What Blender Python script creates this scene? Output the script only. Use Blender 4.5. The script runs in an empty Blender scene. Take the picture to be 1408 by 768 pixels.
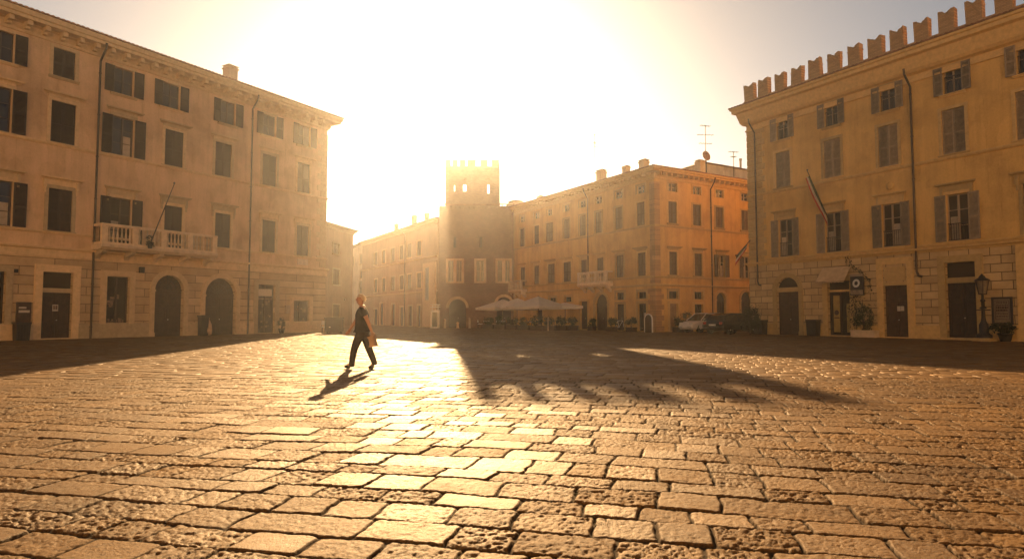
import bpy, bmesh, math, random
import numpy as np
from mathutils import Matrix, Vector, noise as mnoise
R = math.radians
random.seed(7)
scene = bpy.context.scene
C = scene.collection

# ------------------------------------------------------------------ camera model
FPX, CX, CY, HCAM = 880.0, 704.0, 384.0, 1.25
PITCH = math.atan(50 / FPX)
cp, sp = math.cos(PITCH), math.sin(PITCH)
cam_d = bpy.data.cameras.new('camera'); cam = bpy.data.objects.new('camera', cam_d); C.objects.link(cam)
cam.location = (0, 0, HCAM); cam.rotation_euler = (math.pi / 2 + PITCH, 0, 0)
cam_d.sensor_width = 36; cam_d.lens = 36 * FPX / 1408; cam_d.clip_end = 3000; cam_d.clip_start = .05
scene.camera = cam

def ray(px, py):
    xc, yc = (px - CX) / FPX, (CY - py) / FPX
    return Vector((xc, cp - yc * sp, sp + yc * cp))
def G(px, py):
    r = ray(px, py); t = -HCAM / r.z
    return Vector((r.x * t, r.y * t, 0))
def P(px, py, Y):
    r = ray(px, py); t = Y / r.y
    return Vector((r.x * t, Y, HCAM + r.z * t))

class Face:
    """A facade frame: x to the right as seen from the square, y into the building, z up."""
    def __init__(s, o, d):
        d = Vector((d[0], d[1], 0)).normalized(); s.o = Vector((o[0], o[1], 0)); s.d = d
        s.n = Vector((-d.y, d.x, 0))
        s.M = Matrix(((d.x, s.n.x, 0, s.o.x), (d.y, s.n.y, 0, s.o.y), (0, 0, 1, 0), (0, 0, 0, 1)))
    def hit(s, px, py):
        r = ray(px, py); c = Vector((0, 0, HCAM)); t = (s.o - c).dot(s.n) / r.dot(s.n)
        p = c + r * t
        return (p - s.o).dot(s.d), p.z
    def z(s, px, py): return s.hit(px, py)[1]
    def x(s, px, z):
        xc = (px - CX) / FPX
        return (xc * (s.o.y * cp + (z - HCAM) * sp) - s.o.x) / (s.d.x - xc * s.d.y * cp)
    def at(s, x, y, z): return s.M @ Matrix.Translation((x, y, z))

# ------------------------------------------------------------------ mesh builder
class MB:
    def __init__(s): s.v = []; s.f = []; s.m = []; s.sm = []
    def face(s, pts, m=0, smooth=False):
        b = len(s.v); s.v.extend([tuple(p) for p in pts]); s.f.append(tuple(range(b, b + len(pts)))); s.m.append(m); s.sm.append(smooth)
    def idx(s, verts, faces, m=0, smooth=False):
        b = len(s.v); s.v.extend([tuple(p) for p in verts])
        for f in faces: s.f.append(tuple(b + i for i in f)); s.m.append(m); s.sm.append(smooth)
    def box(s, x0, x1, y0, y1, z0, z1, m=0, M=None):
        v = [(x, y, z) for z in (z0, z1) for y in (y0, y1) for x in (x0, x1)]
        if M is not None: v = [M @ Vector(p) for p in v]
        s.idx(v, [(0, 2, 3, 1), (4, 5, 7, 6), (0, 1, 5, 4), (2, 6, 7, 3), (0, 4, 6, 2), (1, 3, 7, 5)], m)
    def bbox(s, x0, x1, y0, y1, z0, z1, b=.01, m=0, M=None):
        """box with chamfered edges (three stacked octagon-cornered rings)"""
        def ring(i, z): return [(x0 + i + b, y0 + i, z), (x1 - i - b, y0 + i, z), (x1 - i, y0 + i + b, z), (x1 - i, y1 - i - b, z), (x1 - i - b, y1 - i, z), (x0 + i + b, y1 - i, z), (x0 + i, y1 - i - b, z), (x0 + i, y0 + i + b, z)]
        v = ring(b, z0) + ring(0, z0 + b) + ring(0, z1 - b) + ring(b, z1)
        if M is not None: v = [M @ Vector(p) for p in v]
        f = [tuple(range(7, -1, -1)), tuple(range(24, 32))]
        for k in range(3):
            for i in range(8): j = (i + 1) % 8; f.append((k * 8 + i, k * 8 + j, k * 8 + 8 + j, k * 8 + 8 + i))
        s.idx(v, f, m)
    def tube(s, p0, p1, r0, r1=None, n=8, m=0, cap=True):
        r1 = r0 if r1 is None else r1
        p0, p1 = Vector(p0), Vector(p1); d = (p1 - p0).normalized()
        a = d.orthogonal().normalized(); b = d.cross(a)
        v = []
        for p, r in ((p0, r0), (p1, r1)):
            for i in range(n):
                t = 2 * math.pi * i / n; v.append(p + (a * math.cos(t) + b * math.sin(t)) * r)
        f = [(i, (i + 1) % n, n + (i + 1) % n, n + i) for i in range(n)]
        s.idx(v, f, m, True)
        if cap: s.idx(v, [tuple(range(n - 1, -1, -1)), tuple(range(n, 2 * n))], m)
    def pipe(s, pts, r, n=8, m=0):
        for a, b in zip(pts, pts[1:]): s.tube(a, b, r, n=n, m=m)
    def lathe(s, prof, c=(0, 0, 0), n=12, m=0, M=None):
        v = []
        for r, z in prof:
            for i in range(n):
                t = 2 * math.pi * i / n; v.append(Vector((c[0] + r * math.cos(t), c[1] + r * math.sin(t), c[2] + z)))
        if M is not None: v = [M @ p for p in v]
        f = []
        for k in range(len(prof) - 1):
            for i in range(n): j = (i + 1) % n; f.append((k * n + i, k * n + j, k * n + n + j, k * n + n + i))
        s.idx(v, f, m, True)
        s.idx(v, [tuple(range(n - 1, -1, -1)), tuple(range((len(prof) - 1) * n, len(prof) * n))], m)
    def mold(s, x0, x1, prof, e0=0, e1=0, m=0):
        """profile of (y, z) points run along x; e0/e1 mitre the ends outwards by the profile's projection"""
        n = len(prof)
        v = [(x0 + e0 * y, y, z) for y, z in prof] + [(x1 - e1 * y, y, z) for y, z in prof]
        f = [(i, n + i, n + (i + 1) % n, (i + 1) % n) for i in range(n)]
        f += [tuple(range(n)), tuple(range(2 * n - 1, n - 1, -1))]
        s.idx(v, f, m)
    def wall(s, x0, x1, z0, z1, ops, rev=.22, y=0, m=0):
        """wall face at y with real openings: (xa, xb, za, zb, arch?) and their reveals"""
        xs = sorted({x0, x1, *[o[0] for o in ops], *[o[1] for o in ops]}); zs = sorted({z0, z1, *[o[2] for o in ops], *[o[3] for o in ops]})
        xs = [x for x in xs if x0 <= x <= x1]; zs = [z for z in zs if z0 <= z <= z1]
        for za, zb in zip(zs, zs[1:]):
            run = None
            for xa, xb in zip(xs, xs[1:]):
                cx, cz = (xa + xb) / 2, (za + zb) / 2
                hole = any(o[0] < cx < o[1] and o[2] < cz < o[3] for o in ops)
                if hole:
                    if run is not None: s.face([(run, y, za), (xa, y, za), (xa, y, zb), (run, y, zb)], m); run = None
                elif run is None: run = xa
            if run is not None: s.face([(run, y, za), (xs[-1], y, za), (xs[-1], y, zb), (run, y, zb)], m)
        for o in ops:
            xa, xb, za, zb = o[:4]; Y = y + rev
            if len(o) > 4 and o[4]:
                r = (xb - xa) / 2; cx = (xa + xb) / 2; zs_ = zb - r; n = 16
                pts = [(cx - r * math.cos(math.pi * i / n), zs_ + r * math.sin(math.pi * i / n)) for i in range(n + 1)]
                for p, q in zip(pts, pts[1:]):
                    s.face([(p[0], y, p[1]), (q[0], y, q[1]), (q[0], y, zb), (p[0], y, zb)], m)
                    s.face([(p[0], y, p[1]), (p[0], Y, p[1]), (q[0], Y, q[1]), (q[0], y, q[1])], m)
                top = zs_
            else:
                s.face([(xa, y, zb), (xa, Y, zb), (xb, Y, zb), (xb, y, zb)], m); top = zb
            s.face([(xa, y, za), (xa, Y, za), (xa, Y, top), (xa, y, top)], m)
            s.face([(xb, y, top), (xb, Y, top), (xb, Y, za), (xb, y, za)], m)
            s.face([(xa, Y, za), (xa, y, za), (xb, y, za), (xb, Y, za)], m)
    def archring(s, cx, zc, r0, r1, y0, y1, n=16, m=0, a0=0, a1=math.pi):
        for i in range(n):
            t0 = a0 + (a1 - a0) * i / n; t1 = a0 + (a1 - a0) * (i + 1) / n
            q = [(cx + r * math.cos(t), z_ + r * math.sin(t)) for r, t, z_ in ((r0, t0, zc), (r1, t0, zc), (r1, t1, zc), (r0, t1, zc))]
            v = [(a, y0, b) for a, b in q] + [(a, y1, b) for a, b in q]
            s.idx(v, [(0, 1, 2, 3), (7, 6, 5, 4), (0, 4, 5, 1), (2, 6, 7, 3), (1, 5, 6, 2), (0, 3, 7, 4)], m)
    def mesh(s, name, mats):
        me = bpy.data.meshes.new(name); me.from_pydata(s.v, [], s.f)
        for x in (mats if isinstance(mats, (list, tuple)) else [mats]): me.materials.append(x)
        me.polygons.foreach_set('material_index', s.m); me.polygons.foreach_set('use_smooth', s.sm)
        me.update(); return me

WM = {}
scene.view_settings.view_transform = 'Standard'; scene.view_settings.look = 'None'; scene.view_settings.exposure = 1.75
I4 = Matrix.Identity(4)
def obj(name, me, W=None, parent=None):
    o = bpy.data.objects.new(name, me); C.objects.link(o); W = I4.copy() if W is None else W
    WM[o] = W
    if parent is not None: o.parent = parent; o.matrix_basis = WM[parent].inverted() @ W
    else: o.matrix_basis = W
    return o
def T(x, y, z): return Matrix.Translation((x, y, z))
def RZ(a): return Matrix.Rotation(a, 4, 'Z')
def tag(o, label=None, cat=None, group=None, kind=None):
    if label: o['label'] = label
    if cat: o['category'] = cat
    if group: o['group'] = group
    if kind: o['kind'] = kind
    return o
def thing(name, label, cat, W, group=None): return tag(obj(name, None, W), label, cat, group)
def copy_tree(o, W, parent=None):
    c = o.copy(); C.objects.link(c); WM[c] = W
    if parent is not None: c.parent = parent
    else: c.matrix_basis = W
    for ch in [x for x in KIDS.get(o, [])]: copy_tree(ch, W @ WM[o].inverted() @ WM[ch], c)
    return c
KIDS = {}
def kids():
    KIDS.clear()
    for o in list(WM):
        if o.parent is not None: KIDS.setdefault(o.parent, []).append(o)

# ------------------------------------------------------------------ materials
def new_mat(name):
    m = bpy.data.materials.new(name); m.use_nodes = True; nt = m.node_tree
    return m, nt, nt.nodes['Principled BSDF']
def N(nt, t, **kw):
    n = nt.nodes.new(t)
    for k, v in kw.items():
        if k in n.inputs: n.inputs[k].default_value = v
        else: setattr(n, k, v)
    return n
def ramp(nt, fac, stops):
    n = nt.nodes.new('ShaderNodeValToRGB'); e = n.color_ramp.elements
    while len(e) < len(stops): e.new(.5)
    for x, (p, c) in zip(e, stops): x.position = p; x.color = (*c, 1)
    nt.links.new(fac, n.inputs[0]); return n.outputs[0]
def mix(nt, fac, a, b, bt='MIX'):
    n = nt.nodes.new('ShaderNodeMix'); n.data_type = 'RGBA'; n.blend_type = bt
    for s, v in ((0, fac), (6, a), (7, b)):
        if isinstance(v, (int, float)): n.inputs[s].default_value = v
        elif isinstance(v, (tuple, list)): n.inputs[s].default_value = (*v[:3], 1)
        else: nt.links.new(v, n.inputs[s])
    return n.outputs[2]
def objco(nt, scale=(1, 1, 1)):
    tc = nt.nodes.new('ShaderNodeTexCoord'); mp = nt.nodes.new('ShaderNodeMapping'); mp.inputs['Scale'].default_value = scale
    nt.links.new(tc.outputs['Object'], mp.inputs[0]); return mp.outputs[0]
def noise(nt, vec, scale, detail=4, rough=.55):
    n = N(nt, 'ShaderNodeTexNoise', Scale=scale, Detail=detail, Roughness=rough); nt.links.new(vec, n.inputs['Vector']); return n.outputs['Fac']
def bump(nt, h, strength, dist, bsdf, prev=None):
    b = N(nt, 'ShaderNodeBump', Strength=strength, Distance=dist); nt.links.new(h, b.inputs['Height'])
    if prev is not None: nt.links.new(prev, b.inputs['Normal'])
    nt.links.new(b.outputs[0], bsdf.inputs['Normal']); return b.outputs[0]
def flat2(nt):
    """object x,z as a 2-D vector for brick patterns on a facade"""
    tc = nt.nodes.new('ShaderNodeTexCoord'); s = nt.nodes.new('ShaderNodeSeparateXYZ'); c = nt.nodes.new('ShaderNodeCombineXYZ')
    nt.links.new(tc.outputs['Object'], s.inputs[0]); nt.links.new(s.outputs[0], c.inputs[0]); nt.links.new(s.outputs[2], c.inputs[1]); return c.outputs[0]
def plaster(name, col, var=.22, rough=.9):
    m, nt, b = new_mat(name); v = objco(nt)
    d = tuple(c * (1 - var * 1.5) for c in col); l = tuple(min(1, c * (1 + var * .6)) for c in col)
    base = ramp(nt, noise(nt, v, .35, 8, .62), [(.3, d), (.52, col), (.72, l)])
    streak = noise(nt, objco(nt, (2.2, 2.2, .16)), 1.0, 5, .6)
    st = ramp(nt, streak, [(.35, (.62, .58, .52)), (.58, (1, 1, 1))])
    base = mix(nt, .3, base, st, 'MULTIPLY')
    pt = ramp(nt, noise(nt, objco(nt, (.8, .8, .55)), .55, 3, .5), [(.56, (1, 1, 1)), (.575, (.86, .84, .80)), (.66, (.90, .88, .85))])
    base = mix(nt, .55, base, pt, 'MULTIPLY')
    soot = ramp(nt, noise(nt, objco(nt, (3.5, 3.5, .35)), 1.0, 8, .7), [(.55, (1, 1, 1)), (.72, (.58, .54, .5))])
    base = mix(nt, .6, base, soot, 'MULTIPLY')
    sp_ = ramp(nt, noise(nt, v, 9, 5, .7), [(.3, (.84, .82, .8)), (.6, (1, 1, 1))])
    base = mix(nt, .7, base, sp_, 'MULTIPLY')
    nt.links.new(base, b.inputs['Base Color']); b.inputs['Roughness'].default_value = rough; b.inputs['Specular IOR Level'].default_value = .25
    p = bump(nt, noise(nt, v, 28, 6, .7), .35, .012, b); bump(nt, noise(nt, v, 1.2, 4), .3, .05, b, p)
    return m
def ashlar(name, col, bw, bh, mortar=.014, jd=.38, offset=.5):
    m, nt, b = new_mat(name); v = flat2(nt); o = objco(nt)
    br = N(nt, 'ShaderNodeTexBrick', Scale=1.0); br.offset = offset
    br.inputs['Mortar Size'].default_value = mortar; br.inputs['Mortar Smooth'].default_value = .3
    br.inputs['Brick Width'].default_value = bw; br.inputs['Row Height'].default_value = bh; br.inputs['Bias'].default_value = 0
    br.inputs['Color1'].default_value = (*[c * .82 for c in col], 1); br.inputs['Color2'].default_value = (*[min(1, c * 1.12) for c in col], 1)
    br.inputs['Mortar'].default_value = (*[c * jd for c in col], 1)
    wob = noise(nt, o, 3.0, 3); wv = nt.nodes.new('ShaderNodeVectorMath'); wv.operation = 'MULTIPLY_ADD'
    nt.links.new(wob, wv.inputs[0]); wv.inputs[1].default_value = (.02, .02, 0); nt.links.new(v, wv.inputs[2]); nt.links.new(wv.outputs[0], br.inputs['Vector'])
    st = ramp(nt, noise(nt, o, 1.1, 8, .65), [(.3, (.66, .62, .58)), (.6, (1, 1, 1))])
    base = mix(nt, .75, br.outputs['Color'], st, 'MULTIPLY')
    nt.links.new(base, b.inputs['Base Color']); b.inputs['Roughness'].default_value = .85; b.inputs['Specular IOR Level'].default_value = .3
    inv = N(nt, 'ShaderNodeMath', operation='SUBTRACT'); inv.inputs[0].default_value = 1; nt.links.new(br.outputs['Fac'], inv.inputs[1])
    p = bump(nt, inv.outputs[0], .9, .03, b); bump(nt, noise(nt, o, 14, 6, .7), .4, .02, b, p)
    return m
def simple(name, col, rough=.6, metal=0, spec=.5, nscale=6, var=.3, bmp=.15, bd=.01):
    m, nt, b = new_mat(name); v = objco(nt); n_ = noise(nt, v, nscale, 5, .6)
    base = ramp(nt, n_, [(.3, tuple(c * (1 - var) for c in col)), (.7, tuple(min(1, c * (1 + var * .5)) for c in col))])
    oi = nt.nodes.new('ShaderNodeObjectInfo'); vr = ramp(nt, oi.outputs['Random'], [(0, (.72, .74, .76)), (1, (1.25, 1.2, 1.15))])
    base = mix(nt, 1.0, base, vr, 'MULTIPLY')
    nt.links.new(base, b.inputs['Base Color']); b.inputs['Roughness'].default_value = rough; b.inputs['Metallic'].default_value = metal
    b.inputs['Specular IOR Level'].default_value = spec
    if bmp: bump(nt, noise(nt, v, nscale * 6, 4), bmp, bd, b)
    return m

M = {}
M['pl_left'] = plaster('plaster_beige', (.72, .475, .26))
M['pl_right'] = plaster('plaster_ochre', (.69, .42, .13), .2)
M['pl_mid'] = plaster('plaster_orange', (.64, .37, .11), .2)
M['pl_back'] = plaster('plaster_faded', (.42, .24, .12), .2)
M['pl_pale'] = plaster('plaster_pale', (.74, .60, .40), .2)
M['stone'] = simple('carved_stone', (.60, .43, .23), .8, 0, .3, 5, .18, .2, .008)
M['stone_r'] = simple('carved_stone_ochre', (.54, .36, .14), .8, 0, .3, 5, .18, .2, .008)
M['stone_m'] = simple('carved_stone_orange', (.52, .33, .12), .8, 0, .3, 5, .18, .2, .008)
M['ash_left'] = ashlar('ashlar_bands', (.58, .40, .21), 3.2, .48, .02, .35)
M['ash_right'] = ashlar('ashlar_blocks', (.54, .375, .18), .95, .43, .022, .28)
M['ash_mid'] = ashlar('ashlar_quoin', (.44, .25, .10), .8, .4, .016, .5)
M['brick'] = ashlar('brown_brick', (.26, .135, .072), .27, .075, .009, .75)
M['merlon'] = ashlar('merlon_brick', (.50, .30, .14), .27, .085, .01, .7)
M['white_stone'] = simple('pale_marble', (.64, .48, .30), .7, 0, .3, 4, .2)
M['tile'] = simple('roof_tile', (.27, .12, .055), .85, 0, .3, 2.5, .5, .4, .02)
M['sh_brown'] = simple('shutter_brown', (.036, .020, .011), .55, 0, .4, 5, .4)
M['sh_grey'] = simple('shutter_grey', (.25, .19, .12), .65, 0, .4, 5, .3)
M['sh_olive'] = simple('shutter_olive', (.12, .068, .026), .65, 0, .4, 5, .3)
M['wood'] = simple('door_wood', (.05, .026, .012), .5, 0, .4, 4, .5, .3)
M['wood_l'] = simple('door_wood_pale', (.26, .15, .07), .6, 0, .4, 4, .3, .2)
M['frame'] = simple('window_frame_paint', (.33, .24, .15), .5, 0, .5, 5, .2)
M['metal'] = simple('dark_iron', (.022, .016, .012), .5, .3, .5, 8, .4)
M['copper'] = simple('drain_pipe_metal', (.055, .034, .02), .45, .6, .5, 3, .4)
M['white'] = simple('white_paint', (.72, .68, .6), .5, 0, .5, 4, .12)
M['canvas'] = simple('parasol_canvas', (.86, .78, .64), .85, 0, .2, 3, .12)
M['black'] = simple('black_plastic', (.02, .016, .013), .5, 0, .5, 5, .3)
M['leaf'] = simple('leaf_green', (.045, .055, .016), .6, 0, .4, 3, .6, 0)
M['leaf_d'] = simple('leaf_dark', (.028, .034, .011), .6, 0, .4, 3, .6, 0)
M['terracotta'] = simple('terracotta', (.30, .14, .07), .8, 0, .3, 4, .3)
M['skin'] = simple('skin', (.42, .22, .13), .55, 0, .4, 8, .12, .05)
M['hair'] = simple('grey_blond_hair', (.74, .63, .48), .55, 0, .5, 40, .35, .4, .01)
M['shirt'] = simple('dark_cotton', (.028, .022, .02), .85, 0, .2, 14, .3, .3)
M['print'] = simple('shirt_print', (.35, .25, .2), .8, 0, .2, 20, .4)
M['trouser'] = simple('dark_trouser', (.035, .026, .02), .85, 0, .2, 14, .3, .3)
M['shoe'] = simple('dark_shoe', (.03, .022, .016), .5, 0, .4, 10, .3)
M['bag'] = simple('tan_bag', (.46, .30, .18), .7, 0, .3, 6, .3, .3)
M['paper'] = simple('paper', (.55, .47, .36), .8, 0, .2, 12, .15)
M['red'] = simple('red_cloth', (.34, .035, .02), .8, 0, .2, 5, .25)
M['green'] = simple('green_cloth', (.015, .035, .015), .8, 0, .2, 5, .25)
M['whitecloth'] = simple('white_cloth', (.42, .36, .28), .8, 0, .2, 5, .15)
M['curtain'] = simple('pale_curtain', (.40, .33, .24), .9, 0, .2, 4, .3)
M['carp_s'] = simple('car_paint_silver', (.62, .57, .48), .3, .1, .5, 2, .1, 0)
M['carp_d'] = simple('car_paint_dark', (.03, .024, .02), .25, .2, .6, 2, .2, 0)
M['tyre'] = simple('tyre_rubber', (.02, .018, .016), .8, 0, .3, 8, .3)
M['chrome'] = simple('alloy', (.5, .46, .4), .3, .9, .5, 8, .1, 0)
M['lamp_clear'] = simple('headlamp_glass', (.7, .66, .58), .15, 0, .6, 8, .1, 0)
M['lamp_red'] = simple('tail_lamp', (.35, .03, .015), .2, 0, .6, 8, .2, 0)
M['moss'] = simple('moss', (.05, .06, .015), .9, 0, .2, 20, .5)
M['dirt'] = simple('joint_dirt', (.045, .028, .014), .95, 0, .05, 12, .5)
M['awning'] = simple('awning_canvas', (.52, .36, .19), .85, 0, .2, 3, .25)
M['awning_d'] = simple('dim_sheet', (.17, .13, .085), .6, 0, .4, 9, .3)
M['goods'] = simple('shop_goods', (.22, .13, .08), .7, 0, .4, 9, .9)
M['yellow'] = simple('door_glass_film', (.40, .27, .07), .5, 0, .4, 3, .3)
m, nt, b = new_mat('window_glass'); b.inputs['Base Color'].default_value = (.022, .018, .015, 1); b.inputs['Roughness'].default_value = .06
bump(nt, noise(nt, objco(nt), 1.5, 2), .08, .02, b); M['glass'] = m

def stone_material():
    m, nt, b = new_mat('paving_stone')
    at = N(nt, 'ShaderNodeAttribute', attribute_name='stone'); aj = N(nt, 'ShaderNodeAttribute', attribute_name='joint')
    v = objco(nt)
    c1 = ramp(nt, at.outputs['Fac'], [(0, (.14, .074, .022)), (.35, (.185, .10, .03)), (.7, (.155, .083, .025)), (1, (.225, .126, .041))])
    st = ramp(nt, noise(nt, v, 2.0, 8, .65), [(.3, (.62, .58, .54)), (.65, (1.05, 1.03, 1))])
    c1 = mix(nt, .7, c1, st, 'MULTIPLY')
    big = ramp(nt, noise(nt, v, .33, 6, .6), [(.34, (.70, .68, .66)), (.5, (1, 1, 1)), (.66, (1.1, 1.08, 1.04))])
    c1 = mix(nt, .8, c1, big, 'MULTIPLY')
    spot = ramp(nt, noise(nt, v, 5.5, 6, .7), [(.62, (1, 1, 1)), (.70, (.55, .52, .5))])
    c1 = mix(nt, .6, c1, spot, 'MULTIPLY')
    pit = ramp(nt, noise(nt, v, 55, 5, .7), [(.38, (.3, .27, .25)), (.52, (1, 1, 1))])
    c1 = mix(nt, .6, c1, pit, 'MULTIPLY')
    c = mix(nt, aj.outputs['Fac'], c1, (.045, .03, .017))
    nt.links.new(c, b.inputs['Base Color'])
    # worn stones are shinier: a second random number out of the first
    w = N(nt, 'ShaderNodeMath', operation='MULTIPLY'); nt.links.new(at.outputs['Fac'], w.inputs[0]); w.inputs[1].default_value = 7.31
    fr = N(nt, 'ShaderNodeMath', operation='FRACT'); nt.links.new(w.outputs[0], fr.inputs[0])
    rr = ramp(nt, fr.outputs[0], [(0, (.50,) * 3), (.28, (.54,) * 3), (.38, (.58,) * 3), (1, (.66,) * 3)])
    ad = N(nt, 'ShaderNodeMath', operation='MULTIPLY_ADD'); nt.links.new(noise(nt, v, 2.6, 6, .7), ad.inputs[0]); ad.inputs[1].default_value = .24; sb_ = N(nt, 'ShaderNodeMath', operation='SUBTRACT'); nt.links.new(rr, sb_.inputs[0]); sb_.inputs[1].default_value = .06; nt.links.new(sb_.outputs[0], ad.inputs[2])
    ad2 = N(nt, 'ShaderNodeMath', operation='MULTIPLY_ADD'); nt.links.new(aj.outputs['Fac'], ad2.inputs[0]); ad2.inputs[1].default_value = .4; nt.links.new(ad.outputs[0], ad2.inputs[2])
    nt.links.new(ad2.outputs[0], b.inputs['Roughness']); b.inputs['Specular IOR Level'].default_value = .12
    p = bump(nt, noise(nt, v, 75, 5, .75), .8, .012, b); bump(nt, noise(nt, v, 14, 5, .65), .45, .02, b, p)
    return m
M['paving'] = stone_material()
def translucent(m, col, fac):
    nt = m.node_tree; b = nt.nodes['Principled BSDF']; o = nt.nodes['Material Output']
    t_ = N(nt, 'ShaderNodeBsdfTranslucent', Color=(*col, 1)); mx = nt.nodes.new('ShaderNodeMixShader'); mx.inputs[0].default_value = fac
    nt.links.new(b.outputs[0], mx.inputs[1]); nt.links.new(t_.outputs[0], mx.inputs[2]); nt.links.new(mx.outputs[0], o.inputs['Surface'])
translucent(M['hair'], (.85, .72, .5), .5); translucent(M['canvas'], (.7, .6, .45), .35)
for n_, c_ in (('red', (.5, .05, .03)), ('green', (.03, .08, .03)), ('whitecloth', (.6, .5, .4)), ('leaf', (.10, .12, .02)), ('leaf_d', (.06, .07, .015))): translucent(M[n_], c_, .35)

# ------------------------------------------------------------------ world, sun, haze
SUN_EL, SUN_AZ = R(16.9), math.atan((605 - 704) / 880)      # azimuth from +Y towards +X
w = bpy.data.worlds.new('World'); scene.world = w; w.use_nodes = True; nt = w.node_tree
bg = nt.nodes['Background']
sky = nt.nodes.new('ShaderNodeTexSky'); sky.sky_type = 'NISHITA'; sky.sun_disc = False
sky.sun_elevation = SUN_EL; sky.sun_rotation = SUN_AZ; sky.air_density = .38; sky.dust_density = 1.0; sky.ozone_density = .3; sky.altitude = 50
mixn = mix(nt, 1.0, sky.outputs[0], (.86, .725, .53), 'MULTIPLY')
nt.links.new(mixn, bg.inputs['Color']); bg.inputs['Strength'].default_value = .055
sd = bpy.data.lights.new('sun', 'SUN'); sd.energy = 5.0; sd.angle = R(.5); sd.color = (1, .615, .275)
so = bpy.data.objects.new('sun', sd); C.objects.link(so)
sdir = Vector((math.sin(SUN_AZ) * math.cos(SUN_EL), math.cos(SUN_AZ) * math.cos(SUN_EL), math.sin(SUN_EL)))
so.rotation_euler = sdir.to_track_quat('Z', 'Y').to_euler(); so.location = sdir * 200

mb = MB(); mb.box(-150, 150, -60, 170, -1.2, 27)
hm = bpy.data.materials.new('haze_air'); hm.use_nodes = True; nt = hm.node_tree; nt.nodes.clear()
out = nt.nodes.new('ShaderNodeOutputMaterial'); pv = nt.nodes.new('ShaderNodeVolumePrincipled')
pv.inputs['Color'].default_value = (.90, .93, .95, 1); pv.inputs['Density'].default_value = .0005; pv.inputs['Anisotropy'].default_value = .82
nt.links.new(pv.outputs[0], out.inputs['Volume'])
tag(obj('haze', mb.mesh('haze', hm)), 'warm golden haze filling the square', None, None, 'stuff')

# ------------------------------------------------------------------ ground and paving
mb = MB(); mb.face([(-140, -50, -.026), (140, -50, -.026), (140, 160, -.026), (-140, 160, -.026)])
tag(obj('ground', mb.mesh('ground', M['dirt'])), 'gritty dirt packed in the joints of the paving', None, None, 'structure')

rng = np.random.default_rng(5)
TAB = rng.random((257, 257)).astype(np.float32)
def vnoise(x, y):
    xi = np.floor(x).astype(np.int64); yi = np.floor(y).astype(np.int64); fx = (x - xi).astype(np.float32); fy = (y - yi).astype(np.float32)
    fx = fx * fx * (3 - 2 * fx); fy = fy * fy * (3 - 2 * fy)
    a = TAB[xi & 255, yi & 255]; b_ = TAB[(xi + 1) & 255, yi & 255]; c_ = TAB[xi & 255, (yi + 1) & 255]; d_ = TAB[(xi + 1) & 255, (yi + 1) & 255]
    return (a * (1 - fx) + b_ * fx) * (1 - fy) + (c_ * (1 - fx) + d_ * fx) * fy
def fbm(x, y, o=3):
    s = 0; a = .5
    for k in range(o): s = s + a * vnoise(x * 2 ** k + 17 * k, y * 2 ** k + 31 * k); a *= .5
    return s
ANG = R(13); ca, sa = math.cos(ANG), math.sin(ANG)
VB = [-30.0]
while VB[-1] < 125: VB.append(VB[-1] + random.choice([.27, .30, .32, .34, .36, .38, .42]))
VB = np.array(VB); NR = len(VB) - 1
U0, U1 = -110.0, 110.0
UB, off = [], [0]
for k in range(NR):
    n_ = 540; ww = rng.choice([.30, .35, .40, .44, .48, .55, .64, .8], n_, p=[.14, .18, .18, .16, .14, .1, .06, .04])
    e = U0 + np.concatenate([[0], np.cumsum(ww)]) - rng.random() * .5; UB.append(e); off.append(off[-1] + len(e))
BIG = 1000.0
UALL = np.concatenate([e + BIG * k for k, e in enumerate(UB)]); off = np.array(off)
NS = len(UALL)
S_h = (rng.random(NS) * .012 - .006).astype(np.float32); S_tu = rng.normal(0, .007, NS).astype(np.float32); S_tv = rng.normal(0, .007, NS).astype(np.float32)
S_id = rng.random(NS).astype(np.float32); S_pit = np.clip(rng.normal(.8, .3, NS), .15, 1.2).astype(np.float32)
S_pit[(S_id * 7.31) % 1 < .3] *= .5
def warp(x, y):
    wu = .16 * (vnoise(x * .45 + 3, y * .45) - .5) + .035 * (vnoise(x * 2.2, y * 2.2 + 9) - .5)
    wv = .30 * (vnoise(x * .3 + 40, y * .3 + 5) - .5) + .05 * (vnoise(x * 1.7 + 7, y * 1.7) - .5)
    return wu, wv
# near field: one finely cut sheet whose relief is the stones themselves
Y0, Y1 = 1.7, 13.5
NY, NX = 640, 1500
ys = Y0 * (Y1 / Y0) ** (np.arange(NY) / (NY - 1)); ss = np.linspace(-1, 1, NX)
YY, SS = np.meshgrid(ys, ss, indexing='ij'); XX = SS * (YY * .9 + 3.0)
def stone_lookup(x, y, fine=True):
    u = x * ca - y * sa; v = x * sa + y * ca; wu, wv = warp(x, y); u = u + wu; v = v + wv
    if fine: u = u + .022 * (vnoise(x * 11, y * 11) - .5); v = v + .022 * (vnoise(x * 11 + 50, y * 11 + 20) - .5)
    k = np.clip(np.searchsorted(VB, v) - 1, 0, NR - 1)
    i = np.searchsorted(UALL, u + BIG * k) - 1; i = np.clip(i, off[k], off[k + 1] - 2)
    return u, v, k, i
u, v, k, i = stone_lookup(XX, YY)
u0, u1 = UALL[i] - BIG * k, UALL[i + 1] - BIG * k; v0, v1 = VB[k], VB[k + 1]
hu, hv = (u1 - u0) / 2, (v1 - v0) / 2; uu, vv = u - (u0 + u1) / 2, v - (v0 + v1) / 2
rc = .035; qx = np.abs(uu) - hu + rc; qy = np.abs(vv) - hv + rc
d = -(np.sqrt(np.maximum(qx, 0) ** 2 + np.maximum(qy, 0) ** 2) + np.minimum(np.maximum(qx, qy), 0) - rc)   # distance to the stone's edge
gap = .005 + .006 * vnoise(XX * 3, YY * 3 + 70); rr_ = .012
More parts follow.
